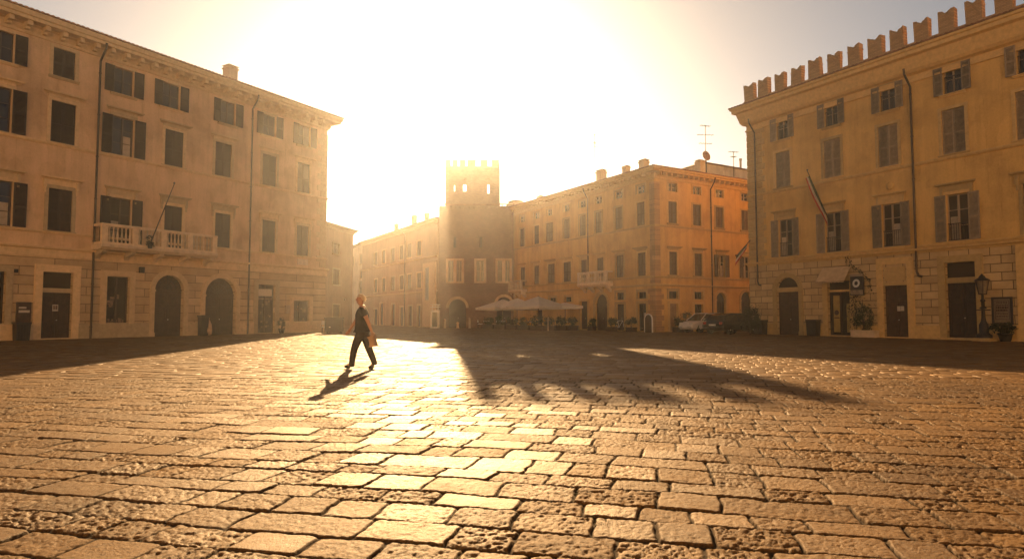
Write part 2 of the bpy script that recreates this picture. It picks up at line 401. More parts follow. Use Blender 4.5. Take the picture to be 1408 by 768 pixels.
t = np.clip((d - gap) / rr_, 0, 1); edge = 1 - np.sqrt(np.maximum(0, 1 - (1 - t) ** 2))
n1 = fbm(XX * 7, YY * 7, 2); n2 = vnoise(XX * 31, YY * 31); n3 = vnoise(XX * 53 + 8, YY * 53)
pits = np.clip((n2 - .60) / .16, 0, 1) * .0075 + np.clip((n3 - .55) / .25, 0, 1) * .008
zz = S_h[i] + S_tu[i] * uu + S_tv[i] * vv + .005 * (n1 - .4) * (.3 + S_pit[i]) - pits * S_pit[i] - .013 * edge
jz = -.027 + .012 * vnoise(XX * 9, YY * 9) + .006 * vnoise(XX * 37, YY * 37)
stone_in = d > gap; zz = np.where(stone_in, np.maximum(zz, jz), jz)
# which stones belong to the near sheet
ki = np.repeat(np.arange(NR), np.diff(off)); su_c = np.empty(NS); su_c[:-1] = ((UALL[:-1] + UALL[1:]) / 2 - BIG * ki[:-1]); su_c[-1] = 1e6
sv_c = (VB[ki] + VB[ki + 1]) / 2
valid = np.ones(NS, bool); valid[off[1:] - 1] = False
cx_ = su_c * ca + sv_c * sa; cy_ = -su_c * sa + sv_c * ca
near = valid & (cy_ > Y0 + .5) & (cy_ < Y1 - .6) & (np.abs(cx_) < (cy_ * .9 + 3.0) - .75)
inn = near[i]
zz = np.where(inn, zz, -.09)
co = np.stack([XX, YY, zz], -1).reshape(-1, 3).astype(np.float32)
def grid_mesh(name, co, fidx, stone, joint, mat):
    me = bpy.data.meshes.new(name); nv, nf = len(co), len(fidx); fl = fidx.shape[1]
    me.vertices.add(nv); me.vertices.foreach_set('co', co.ravel())
    me.loops.add(nf * fl); me.loops.foreach_set('vertex_index', fidx.ravel().astype(np.int32))
    me.polygons.add(nf); me.polygons.foreach_set('loop_start', (np.arange(nf) * fl).astype(np.int32))
    a = me.attributes.new('stone', 'FLOAT', 'POINT'); a.data.foreach_set('value', stone.astype(np.float32).ravel())
    a = me.attributes.new('joint', 'FLOAT', 'POINT'); a.data.foreach_set('value', joint.astype(np.float32).ravel())
    me.materials.append(mat); me.update(calc_edges=True); return me
q = np.arange(NY * NX).reshape(NY, NX)
fq = np.stack([q[:-1, :-1], q[:-1, 1:], q[1:, 1:], q[1:, :-1]], -1).reshape(-1, 4)
keep = inn.reshape(-1)[fq].any(1); fq = fq[keep]
used = np.unique(fq); remap = np.full(NY * NX, -1); remap[used] = np.arange(len(used)); fq = remap[fq]
jm = np.clip(1 - (d - gap) / .008, 0, 1).reshape(-1)[used]
me = grid_mesh('paving_near', co[used], fq, S_id[i].reshape(-1)[used], jm, M['paving'])
me.polygons.foreach_set('use_smooth', np.ones(len(me.polygons), bool)); me.update()
tag(obj('paving', me), 'worn rectangular paving stones in the foreground of the square', None, None, 'structure')
# farther stones: each one a tilted block
far = valid & ~near & (cy_ > -3) & (cy_ < 112) & (np.abs(cx_) < cy_ * .9 + 7)
F_ = np.nonzero(far)[0]; kk = ki[F_]
g = .006
ua, ub = UALL[F_] - BIG * kk + g, UALL[F_ + 1] - BIG * kk - g; va, vb = VB[kk] + g, VB[kk + 1] - g
def corners(ins, dz):
    P_ = []
    for a, b_ in ((ua + ins, va + ins), (ub - ins, va + ins), (ub - ins, vb - ins), (ua + ins, vb - ins)):
        x = a * ca + b_ * sa; y = -a * sa + b_ * ca; wu, wv = warp(x, y)
        a2, b2 = a - wu, b_ - wv
        z = S_h[F_] + S_tu[F_] * (a - (ua + ub) / 2) + S_tv[F_] * (b_ - (va + vb) / 2) + dz
        P_.append(np.stack([a2 * ca + b2 * sa, -a2 * sa + b2 * ca, z], -1))
    return np.stack(P_, 1)
lo = corners(0, -.05); mid = corners(0, -.008); hi = corners(.016, 0)
co = np.concatenate([lo, mid, hi], 1).reshape(-1, 3).astype(np.float32); nF = len(F_)
base = (np.arange(nF) * 12)[:, None]
fs = [[8, 9, 10, 11]] + [[a + j, a + (j + 1) % 4, a + 4 + (j + 1) % 4, a + 4 + j] for a in (0, 4) for j in range(4)]
fq = np.concatenate([base + np.array(f)[None] for f in fs], 0)
me = grid_mesh('paving_far', co, fq, np.repeat(S_id[F_], 12), np.zeros(nF * 12), M['paving'])
tag(obj('paving', me), 'worn paving stones across the far part of the square', None, None, 'structure')
# ------------------------------------------------------------------ facade kit
CACHE = {}
def cached(key, fn):
    if key not in CACHE: CACHE[key] = fn()
    return CACHE[key]
def surround_me(w, h, fw, mat):
    def f():
        b = MB(); y0, y1 = -.045, .2; x = w / 2
        b.box(-x - fw, -x, y0, .03, 0, h + fw); b.box(x, x + fw, y0, .03, 0, h + fw); b.box(-x, x, y0 - .002, .03, h, h + fw)
        b.box(-x - fw - .03, -x - fw, y0 + .02, .03, 0, h + fw + .03); b.box(x + fw, x + fw + .03, y0 + .02, .03, 0, h + fw + .03); b.box(-x - fw, x + fw, y0 + .02, .03, h + fw, h + fw + .03)
        return b.mesh('surround', mat)
    return cached(('su', round(w, 2), round(h, 2), fw, mat.name), f)
def sill_me(w, fw, mat):
    def f():
        b = MB(); x = w / 2 + fw + .06
        b.mold(-x, x, [(.02, -.14), (-.06, -.14), (-.08, -.06), (-.13, -.05), (-.13, 0), (.2, 0)]); return b.mesh('sill', mat)
    return cached(('si', round(w, 2), fw, mat.name), f)
def hood_me(w, fw, mat, style):
    def f():
        b = MB(); x = w / 2 + fw
        z = .30 if style == 'bracket' else .16
        b.mold(-x - .12, x + .12, [(.02, z), (-.08, z), (-.1, z + .05), (-.2, z + .09), (-.22, z + .17), (.02, z + .2)], 1, 1)
        b.mold(-x, x, [(.02, 0.03), (-.05, .03), (-.05, z), (.02, z)])
        if style == 'bracket':
            for sx in (-1, 1): b.box(sx * (x + .05) - .07, sx * (x + .05) + .07, -.13, .02, -.15, z - .004); b.box(sx * (x + .05) - .055, sx * (x + .05) + .055, -.08, .02, -.42, -.152)
        return b.mesh('hood', mat)
    return cached(('ho', round(w, 2), fw, mat.name, style), f)
def shutter_me(w, h, mat):
    def f():
        b = MB(); t_ = .045; e = .07
        b.box(0, e, 0, t_, 0, h); b.box(w - e, w, 0, t_, 0, h)
        for z in (0, h * .46, h - e * 1.3): b.box(e, w - e, .001, t_ - .001, z, z + e * 1.3)
        n = max(8, int(h / .075))
        for k_ in range(n):
            z = e + (h - 2 * e) * (k_ + .5) / n
            b.idx([(e, .002, z - .03), (w - e, .002, z - .03), (w - e, t_ - .004, z + .03), (e, t_ - .004, z + .03), (e, .01, z - .034), (w - e, .01, z - .034), (w - e, t_ + .002, z + .024), (e, t_ + .002, z + .024)],
                  [(0, 1, 2, 3), (7, 6, 5, 4), (0, 4, 5, 1), (3, 2, 6, 7)])
        b.box(e, w - e, t_ - .003, t_, e, h - e)
        return b.mesh('shutter', mat)
    return cached(('sh', round(w, 2), round(h, 2), mat.name), f)
def sash_me(w, h, mat, bars=1):
    def f():
        b = MB(); e = .055; x = w / 2
        b.box(-x, -x + e, 0, .06, 0, h); b.box(x - e, x, 0, .06, 0, h); b.box(-x + e, x - e, .001, .06, 0, e); b.box(-x + e, x - e, .001, .06, h - e, h)
        b.box(-.05, .05, -.012, .058, e, h - e)
        for k_ in range(bars): z = h * (k_ + 1) / (bars + 1); b.box(-x + e, -.05, .006, .05, z - .02, z + .02); b.box(.05, x - e, .006, .05, z - .02, z + .02)
        return b.mesh('sash', mat)
    return cached(('sa', round(w, 2), round(h, 2), mat.name, bars), f)
def quad_me(name, w, h, mat, t_=.02):
    def f():
        b = MB(); b.box(-w / 2, w / 2, 0, t_, 0, h); return b.mesh(name, mat)
    return cached((name, round(w, 2), round(h, 2), mat.name), f)
def rail_me(w, mat):
    def f():
        b = MB(); x = w / 2
        b.box(-x, x, -.02, .01, .92, .96); b.box(-x, x, -.02, .01, .06, .09)
        for k_ in range(9): q_ = -x + w * (k_ + .5) / 9; b.box(q_ - .01, q_ + .01, -.015, .005, .09, .92)
        return b.mesh('railing', mat)
    return cached(('ra', round(w, 2), mat.name), f)

def window(root, F, cx, z0, h, w, kind, st, hood=None, sill=True, rail=False, curtain=False):
    """kind: closed shutters / open shutters / glass. st: dict of materials"""
    W = F.at(cx, 0, z0); fw = st.get('fw', .15)
    wn = obj('window', surround_me(w, h, fw, st['stone']), W, root)
    def sub(n, me, x, y, z, a=0): return obj(n, me, W @ T(x, y, z) @ RZ(a), wn)
    if sill: sub('sill', sill_me(w, fw, st['stone']), 0, 0, 0)
    if hood: sub('hood', hood_me(w, fw, st['stone'], hood), 0, 0, h + fw)
    if kind == 'closed':
        sm = shutter_me(w / 2, h - .01, st['shutter'])
        a = random.uniform(0, .03)
        sub('shutter', sm, -w / 2, .05, .005, -a); sub('shutter', sm, .002, .05 + random.uniform(0, .012), .005)
    else:
        sub('sash', sash_me(w, h - .01, st['frame'], 2 if h > 1.7 else 1), 0, .13, .005); sub('pane', quad_me('pane', w - .02, h - .02, M['glass']), 0, .165, .01)
        if curtain: sub('curtain', quad_me('curtain', w * .36, h * .5, M['curtain'], .004), random.choice([-1, 1]) * w * .22, .155, .07)
        if rail: sub('railing', rail_me(w - .01, M['metal']), 0, .06, 0)
        if kind == 'open':
            sm = shutter_me(w / 2, h - .01, st['shutter'])
            a, b_ = random.uniform(.02, .12), random.uniform(.02, .12)
            sub('shutter', sm, -w / 2 - .02 - w / 2 * math.cos(a), -.06 - .045 - w / 2 * math.sin(a), .005, a)
            sub('shutter', sm, w / 2 + .02, -.06 - .045, .005, -b_)
    return (cx - w / 2, cx + w / 2, z0, z0 + h)

def door_me(w, h, mat, arch=False):
    def f():
        b = MB(); x = w / 2
        if arch:
            zs_ = h - x; n = 14
            pts = [(-x, 0), (x, 0)] + [(x * math.cos(math.pi * i_ / n), zs_ + x * math.sin(math.pi * i_ / n)) for i_ in range(n + 1)]
            b.face([(p[0], .03, p[1]) for p in pts])
            b.box(-x, x, -.03, .03, zs_ - .06, zs_ + .06)
            hh = zs_ - .06
        else:
            b.box(-x, x, .02, .06, 0, h); hh = h
        for sx in (-1, 1):
            xa, xb = (-x + .02, -.015) if sx < 0 else (.015, x - .02)
            b.box(xa, xa + .1, -.02, .03, .02, hh - .01); b.box(xb - .1, xb, -.02, .03, .02, hh - .01)
            nz = 3
            for k_ in range(nz + 1):
                z = .02 + (hh - .15) * k_ / nz; b.box(xa + .1, xb - .1, -.018, .03, z, z + .12)
            for k_ in range(nz):
                z = .02 + (hh - .15) * k_ / nz; b.bbox(xa + .16, xb - .16, -.008, .04, z + .18, z + (hh - .15) / nz - .06, .012)
        return b.mesh('door', mat)
    return cached(('do', round(w, 2), round(h, 2), mat.name, arch), f)
def door(root, F, cx, z0, h, w, mat, arch=False, y=.16, handle=True, label=None):
    d_ = obj('door', door_me(w, h, mat, arch), F.at(cx, y, z0), root)
    if label: d_['label'] = label
    if handle:
        def f():
            b = MB(); b.lathe([(.02, 0), (.035, .02), (.03, .05), (.01, .06)], n=8, M=Matrix.Rotation(math.pi / 2, 4, 'X')); return b.mesh('handle', M['chrome'])
        obj('handle', cached('hnd', f), F.at(cx + .07, y - .02, z0 + 1.02), d_)
    return d_
def portal(root, F, cx, z0, z1, w, fw, mat, arch=False, keystone=False, proud=.07):
    b = MB(); x = w / 2
    if arch:
        zs_ = z1 - x
        for sx in (-1, 1):
            xa, xb = sorted((sx * x, sx * (x + fw))); b.box(xa, xb, -proud, .05, 0, zs_ - .12 - z0); b.box(xa - .03, xb + .03, -proud - .03, .05, zs_ - .12 - z0, zs_ - z0)
            b.box(xa - .03, xb + .03, -proud - .03, .05, -.0, .25)
        b.archring(0, zs_ - z0, x, x + fw * .55, -proud, .05, 20); b.archring(0, zs_ - z0, x + fw * .55, x + fw, -proud - .03, .05, 20)
        if keystone: b.box(-.14, .14, -proud - .07, .05, z1 - z0 - .02, z1 - z0 + fw + .1)
    else:
        b.box(-x - fw, -x, -proud, .05, 0, z1 - z0 + fw); b.box(x, x + fw, -proud, .05, 0, z1 - z0 + fw); b.box(-x, x, -proud + .002, .05, z1 - z0, z1 - z0 + fw)
        b.box(-x - fw - .05, -x - fw, -proud + .03, .05, 0, z1 - z0 + fw + .05); b.box(x + fw, x + fw + .05, -proud + .03, .05, 0, z1 - z0 + fw + .05); b.box(-x - fw, x + fw, -proud + .03, .05, z1 - z0 + fw, z1 - z0 + fw + .05)
        b.box(-x, x, .0, .3, -.02, .06)
    return obj('door_surround', b.mesh('door_surround', mat), F.at(cx, 0, z0), root)
def shell(b, L, D, z0, z1, m=0, left=True, right=True, top=True):
    """side and back walls of a block, in its facade frame"""
    if left: b.face([(0, D, z0), (0, 0, z0), (0, 0, z1), (0, D, z1)], m)
    if right: b.face([(L, 0, z0), (L, D, z0), (L, D, z1), (L, 0, z1)], m)
    b.face([(L, D, z0), (0, D, z0), (0, D, z1), (L, D, z1)], m)
    if top: b.face([(0, .3, z1 - .02), (L, .3, z1 - .02), (L, D, z1 - .02), (0, D, z1 - .02)], m)
def hip_roof(L, D, z, o, pitch, mat, per=.24):
    """corrugated tile roof over 0..L x 0..D with overhang o; the eave's top lies at z"""
    b = MB(); x0, x1, y0, y1 = -o, L + o, -o, D + o; k_ = math.tan(pitch); th = .09
    def slope(p0, e, inn, ln, run):
        n = max(6, int(ln / per) * 4); prev = None
        for i_ in range(n + 1):
            a = ln * i_ / n; hmax = min(run, a, ln - a); c = .055 * abs(math.sin(math.pi * i_ / 4))
            lowp = p0 + e * a; hip = lowp + inn * hmax
            cur = (Vector((lowp.x, lowp.y, z + c)), Vector((hip.x, hip.y, z + hmax * k_ + c)), Vector((lowp.x, lowp.y, z - th * .4)))
            if prev: b.face([prev[0], cur[0], cur[1], prev[1]]); b.face([prev[2], cur[2], cur[0], prev[0]])
            prev = cur
    run = min(x1 - x0, y1 - y0) / 2
    X, Y = Vector((1, 0, 0)), Vector((0, 1, 0))
    slope(Vector((x0, y0, 0)), X, Y, x1 - x0, run); slope(Vector((x1, y0, 0)), Y, -X, y1 - y0, run)
    slope(Vector((x1, y1, 0)), -X, -Y, x1 - x0, run); slope(Vector((x0, y1, 0)), -Y, X, y1 - y0, run)
    b.face([(x0, y1, z - th * .4), (x1, y1, z - th * .4), (x1, y0, z - th * .4), (x0, y0, z - th * .4)])
    return b.mesh('roof', mat)
def downpipe(root, F, x, z0, z1, out=.1, r=.055, kick=0, top_out=.75, gap_at=None):
    b = MB(); p = [(x, -top_out, z1 + .55), (x, -top_out + .05, z1 + .25), (x, -out, z1 - .35), (x, -out, z0)]
    if kick: p[-1] = (x, -out, z0 + .3); p += [(x + kick * .1, -out, z0 + .05), (x + kick * .3, -out, z0)]
    b.pipe(p, r, 8)
    z = z0 + .6
    while z < z1 - .6: b.tube((x, -out, z), (x, -out, z + .06), r + .018, n=8); b.box(x - .02, x + .02, -out, .02, z + .015, z + .045); z += 2.4
    return obj('downpipe', b.mesh('downpipe', M['copper']), F.M, root)
def med(l): l = sorted(l); return l[len(l) // 2]

def leaf_cloud(b, c, rad, n, size, m=0, clumps=14, seed=1, lo=None):
    rd = random.Random(seed); c = Vector(c); cl = []
    for _ in range(clumps):
        while True:
            p = Vector((rd.uniform(-1, 1), rd.uniform(-1, 1), rd.uniform(-1, 1)))
            if p.length < 1: break
        p = p.normalized() * (p.length ** .5) * .8
        cl.append((Vector((p.x * rad[0], p.y * rad[1], p.z * rad[2])), rd.uniform(.22, .5)))
    for _ in range(n):
        q_, r_ = rd.choice(cl); p = Vector((rd.gauss(0, .5), rd.gauss(0, .5), rd.gauss(0, .5))) * r_
        p = c + q_ + Vector((p.x * rad[0], p.y * rad[1], p.z * rad[2]))
        if lo is not None and p.z < lo: p.z = lo + rd.uniform(0, .1)
        a = Vector((rd.gauss(0, 1), rd.gauss(0, 1), rd.gauss(0, .7))).normalized(); t_ = a.orthogonal().normalized() * .45
        s_ = size * rd.uniform(.6, 1.3)
        b.face([p - a * s_, p + t_ * s_, p + a * s_, p - t_ * s_], m)
# ================================================================== LEFT PALAZZO
def rowspec(F, ref, cs):
    """reference opening (x0, x1, ytop, ybot) in the picture -> width, z0, height and the centres of the row"""
    xm = (ref[0] + ref[1]) / 2; z0, z1 = F.z(xm, ref[3]), F.z(xm, ref[2]); zc = (z0 + z1) / 2
    w_ = F.x(ref[1], zc) - F.x(ref[0], zc)
    return w_, z0, z1 - z0, [F.x(c, zc) for c in cs]

LL = 30.0
cornerL = G(446, 456); dL = Vector((1245 - CX, FPX, 0)).normalized()
FL = Face(cornerL - dL * LL, dL)
BL = thing('palazzo', 'beige four-storey palazzo on the left with dark brown shutters and a stone balcony', 'building', FL.M)
DL_ = 16
HL = FL.z(446, 176); tipL = cornerL + dL * .92 - FL.n * .92; eL = P(467, 162.5, tipL.y).z - .03
stL = dict(stone=M['stone'], shutter=M['sh_brown'], frame=M['wood'], fw=.15)
zb = FL.z(124, 346); zb2 = FL.z(124, 358)          # main string course over the ground floor
ops = []
# top floor
w_, z_, h_, xs = rowspec(FL, (72, 105, 69, 108), [2, 88.5, 170.5, 235.5, 313.5, 370.5, 418.5])
wtop = w_ * .92
for x, k_ in zip(xs, ['open', 'closed', 'open', 'open', 'open', 'open', 'open']):
    ops.append(window(BL, FL, x, z_, h_, wtop, k_, stL, None))
# second floor
w_, z_, h_, xs = rowspec(FL, (70, 104, 141, 198), [-4, 87, 169.5, 239.5, 307, 370.5, 417.5])
for x, k_ in zip(xs, ['open', 'closed', 'open', 'closed', 'closed', 'closed', 'closed']):
    ops.append(window(BL, FL, x, z_, h_, w_, k_, stL, 'flat', curtain=True))
z2 = z_
# first floor
w_, z_, h_, xs = rowspec(FL, (66, 99, 260, 318), [-2, 82.5, 166, 238, 306, 369.5, 416])
for n_, (x, k_) in enumerate(zip(xs, ['open', 'closed', 'open', 'closed', 'closed', 'closed', 'closed'])):
    lo = .55 if n_ in (2, 3) else 0
    ops.append(window(BL, FL, x, z_ - lo, h_ + lo, w_, k_, stL, 'bracket', sill=not lo, curtain=True))
z1f = z_
xbal0, xbal1 = FL.x(126, z1f), FL.x(286, z1f)
b = MB(); b.wall(0, LL, zb, HL + .6, ops); shell(b, LL, DL_, 0, HL + .6)
obj('wall', b.mesh('wall', M['pl_left']), FL.M, BL)
# ground floor: banded ashlar 3 cm proud
gops = []
def gop(F, x0, x1, yt, yb=None, arch=False):
    zt = F.z((x0 + x1) / 2, yt); xa, xb = F.x(x0, zt * .5), F.x(x1, zt * .5); z0_ = 0 if yb is None else F.z((x0 + x1) / 2, yb)
    return (xa, xb, z0_, zt, arch)
def ctr(o): return (o[0] + o[1]) / 2, o[1] - o[0]
FLg = Face(FL.o - FL.n * .03, FL.d)
g0 = gop(FLg, -30, 6, 372, 446); g1 = gop(FLg, 57, 99, 374); g2 = gop(FLg, 145.5, 177, 380, 445); g3 = gop(FLg, 212, 252, 378, None, True)
g4 = gop(FLg, 281.6, 324, 382, None, True); g5 = gop(FLg, 354, 378, 391); g6 = gop(FLg, 403, 425, 413, 443)
gops = [g0, g1, g2, g3, g4, g5, g6]
b = MB(); b.wall(0, LL + .03, 0, zb - .02, gops, .35)
obj('ground_floor_wall', b.mesh('ground_floor_wall', M['ash_left']), FLg.M, BL)
b = MB(); prev = 0
xsb = sorted([(o[0] - .24, o[1] + .24) for o in (g1, g3, g4, g5)])
for xa, xb in xsb + [(LL + .04, 0)]:
    if xa > prev: b = MB(); b.mold(prev, xa, [(.02, 0), (-.06, 0), (-.06, .78), (-.03, .84), (.02, .84)]); obj('plinth', b.mesh('plinth', M['stone']), FLg.M, BL)
    prev = xb
for o in (g0, g2, g6):
    cx, w_ = ctr(o); portal(BL, FLg, cx, o[2], o[3], w_, .28, M['stone'])
    wn = obj('shop_window', sash_me(w_, o[3] - o[2], M['wood'], 1 if o is g6 else 0), FLg.at(cx, .2, o[2]), BL)
    obj('pane', quad_me('pane', w_ - .02, o[3] - o[2], M['glass']), FLg.at(cx, .27, o[2]), wn)
    b = MB(); rd = random.Random(int(cx * 10))
    hh = o[3] - o[2]
    for k_ in range(9): q_ = -w_ * .42 + w_ * .84 * k_ / 9; b.box(q_, q_ + rd.uniform(.05, .12), .235, .268, .06, .06 + rd.uniform(.08, .3))
    obj('shelf_goods', b.mesh('shelf_goods', M['goods']), FLg.at(cx, 0, o[2]), wn); b = MB()
    for k_ in range(5): q_ = rd.uniform(-w_ * .4, w_ * .2); z = hh * rd.uniform(.3, .6); b.box(q_, q_ + rd.uniform(.15, .35), .24, .266 - k_ * .003, z, z + rd.uniform(.12, .3))
    obj('display', b.mesh('display', M['goods']), FLg.at(cx, 0, o[2]), wn)
    if o is g6:
        b = MB()
        for k_ in range(9): q_ = -w_ / 2 + w_ * (k_ + .5) / 9; b.tube((q_, .1, 0), (q_, .1, hh), .012, n=5)
        for z in (hh * .33, hh * .66): b.tube((-w_ / 2, .1, z), (w_ / 2, .1, z), .012, n=5)
        obj('window_bars', b.mesh('window_bars', M['metal']), FLg.at(cx, 0, o[2]), wn)
cx, w_ = ctr(g1); zt = FLg.z(78, 396); zd = FLg.z(78, 402)
portal(BL, FLg, cx, 0, g1[3], w_, .34, M['stone'])
d1 = door(BL, FLg, cx, 0, zd, w_, M['wood'], y=.22, label='dark wooden door with a small paper notice')
obj('transom', quad_me('transom', w_, g1[3] - zt, M['glass']), FLg.at(cx, .25, zt), d1)
b = MB(); b.box(-w_ / 2, w_ / 2, .1, .3, zd, zt); obj('lintel', b.mesh('lintel', M['stone']), FLg.at(cx, 0, 0), d1)
b = MB(); b.box(-.14, .14, -.035, -.03, 1.5, 1.86); b.box(-.1, -.01, -.037, -.035, 1.6, 1.8, 1); b.box(.01, .1, -.037, -.035, 1.6, 1.8, 1)
obj('notice', b.mesh('notice', [M['paper'], M['goods']]), FLg.at(cx, .22, 0), d1)
for o in (g3, g4):
    cx, w_ = ctr(o); portal(BL, FLg, cx, 0, o[3], w_, .3, M['stone'], True)
    dd = door(BL, FLg, cx, 0, o[3], w_, M['wood'], True, y=.26)
    b = MB(); zs_ = o[3] - w_ / 2
    for k_ in range(1, 8): a = math.pi * k_ / 8; b.tube((0, 0, zs_ + .06), (w_ * .48 * math.cos(a), 0, zs_ + .06 + (w_ * .47) * math.sin(a)), .018, n=5)
    for rr in (.28, .6): b.archring(0, zs_ + .06, w_ * .48 * rr, w_ * .48 * rr + .03, -.015, .015, 12)
    obj('fanlight_grille', b.mesh('fanlight_grille', M['metal']), FLg.at(cx, .24, 0), dd)
cx, w_ = ctr(g5); portal(BL, FLg, cx, 0, g5[3], w_, .3, M['stone'])
dd = obj('door', sash_me(w_, g5[3], M['wood'], 0), FLg.at(cx, .2, 0), BL); dd['label'] = 'glazed shop door with a pale sign in its fanlight'
obj('pane', quad_me('pane', w_, g5[3], M['glass']), FLg.at(cx, .27, 0), dd)
b = MB(); b.box(-w_ * .38, w_ * .38, .16, .19, g5[3] - .82, g5[3] - .32); obj('sign_panel', b.mesh('sign_panel', M['paper']), FLg.at(cx, 0, 0), dd)
b = MB(); rd = random.Random(3)
for k_ in range(16): q_ = rd.uniform(-w_ * .4, w_ * .3); z = rd.uniform(.3, g5[3] - 1.2); b.box(q_, q_ + rd.uniform(.06, .2), .24, .268, z, z + rd.uniform(.06, .25))
b.box(-w_ * .42, w_ * .42, .2, .25, g5[3] - 1.06, g5[3] - .95)
obj('display', b.mesh('display', M['goods']), FLg.at(cx, 0, 0), dd)
# mouldings
b = MB()
b.mold(0, LL, [(.05, zb2 - .02), (-.07, zb2 - .02), (-.1, zb2 + .08), (-.1, zb - .06), (-.2, zb), (-.22, zb + .1), (.05, zb + .14)], 0, 1)
z = z1f - .02; b.mold(0, LL, [(.02, z - .14), (-.06, z - .14), (-.1, z - .06), (-.1, z - .01), (.02, z)], 0, 1)
z = z2 - .03; b.mold(0, LL, [(.02, z - .16), (-.06, z - .16), (-.11, z - .06), (-.11, z), (.02, z + .02)], 0, 1)
obj('string_course', b.mesh('string_course', M['stone']), FL.M, BL)
FLs = Face(cornerL, FL.n); Ls = DL_
b = MB()
for (L_, e0, e1, F_2) in ((LL, 0, 1, FL), (Ls, 1, 0, FLs)):
    b2 = MB()
    b2.mold(0, L_, [(.05, HL - .1), (-.08, HL - .1), (-.1, HL), (-.04, HL + .05), (-.06, HL + .35), (-.16, HL + .42), (-.2, HL + .55), (.05, HL + .55)], e0, e1)
    b2.mold(0, L_, [(.05, eL - .50), (-.72, eL - .50), (-.74, eL - .34), (-.82, eL - .3), (-.86, eL - .06), (.05, eL - .06)], e0, e1)
    n_ = int(L_ / .82)
    for k_ in range(n_): x = .4 + k_ * .82; b2.box(x - .11, x + .11, -.6, -.02, eL - .74, eL - .502); b2.box(x - .11, x + .11, -.3, -.02, eL - .86, eL - .742)
    Mx = FL.M.inverted() @ F_2.M
    b.idx([Mx @ Vector(p) for p in b2.v], b2.f)
obj('cornice', b.mesh('cornice', M['stone']), FL.M, BL)
b = MB()   # rusticated corner strip
for k_ in range(int((HL - zb - .3) / .46)):
    z = zb + .2 + k_ * .46; ww = .95 if k_ % 2 else .62
    b.bbox(LL - ww, LL + .03, -.03, .1, z, z + .44, .012)
obj('quoin', b.mesh('quoin', M['stone']), FL.M, BL)
rf = obj('roof', hip_roof(LL, DL_, eL, .92, R(13.5), M['tile']), FL.M, BL)
def chimney(root_part, W, w_, h_, mat, cap=True):
    b = MB(); x = w_ / 2
    b.box(-x, x, -x, x, -1.2, h_ * .68); b.box(-x - .06, x + .06, -x - .06, x + .06, h_ * .68, h_ * .76)
    for sx in (-1, 1):
        for sy in (-1, 1): b.box(sx * x * .75 - .07, sx * x * .75 + .07, sy * x * .75 - .07, sy * x * .75 + .07, h_ * .76, h_ * .88)
    b.box(-x * .5, x * .5, -x * .5, x * .5, h_ * .76, h_ * .88)
    b.idx([(-x - .08, -x - .08, h_ * .88), (x + .08, -x - .08, h_ * .88), (x + .08, x + .08, h_ * .88), (-x - .08, x + .08, h_ * .88), (-x * .5, 0, h_), (x * .5, 0, h_)],
          [(0, 1, 5, 4), (1, 2, 5), (2, 3, 4, 5), (3, 0, 4), (3, 2, 1, 0)])
    return obj('chimney', b.mesh('chimney', mat), W, root_part)
def roof_at(F, px, py, y):
    """point on the vertical plane y metres behind the facade, seen at a pixel"""
    F2 = Face(F.o + F.n * y, F.d); x, z = F2.hit(px, py); return x, z
x, z = roof_at(FL, 316.5, 108, 2.2); z2_ = roof_at(FL, 316.5, 89, 2.2)[1]
chimney(rf, FL.at(x, 2.2, z - .2), .72, z2_ - z + .2, M['pl_pale'])
zp = FL.z(124, 420)
downpipe(BL, FL, FL.x(130, 8), .0, HL, out=.13, r=.06)
downpipe(BL, FL, FL.x(342.5, 8), .0, HL, out=.13, r=.06)
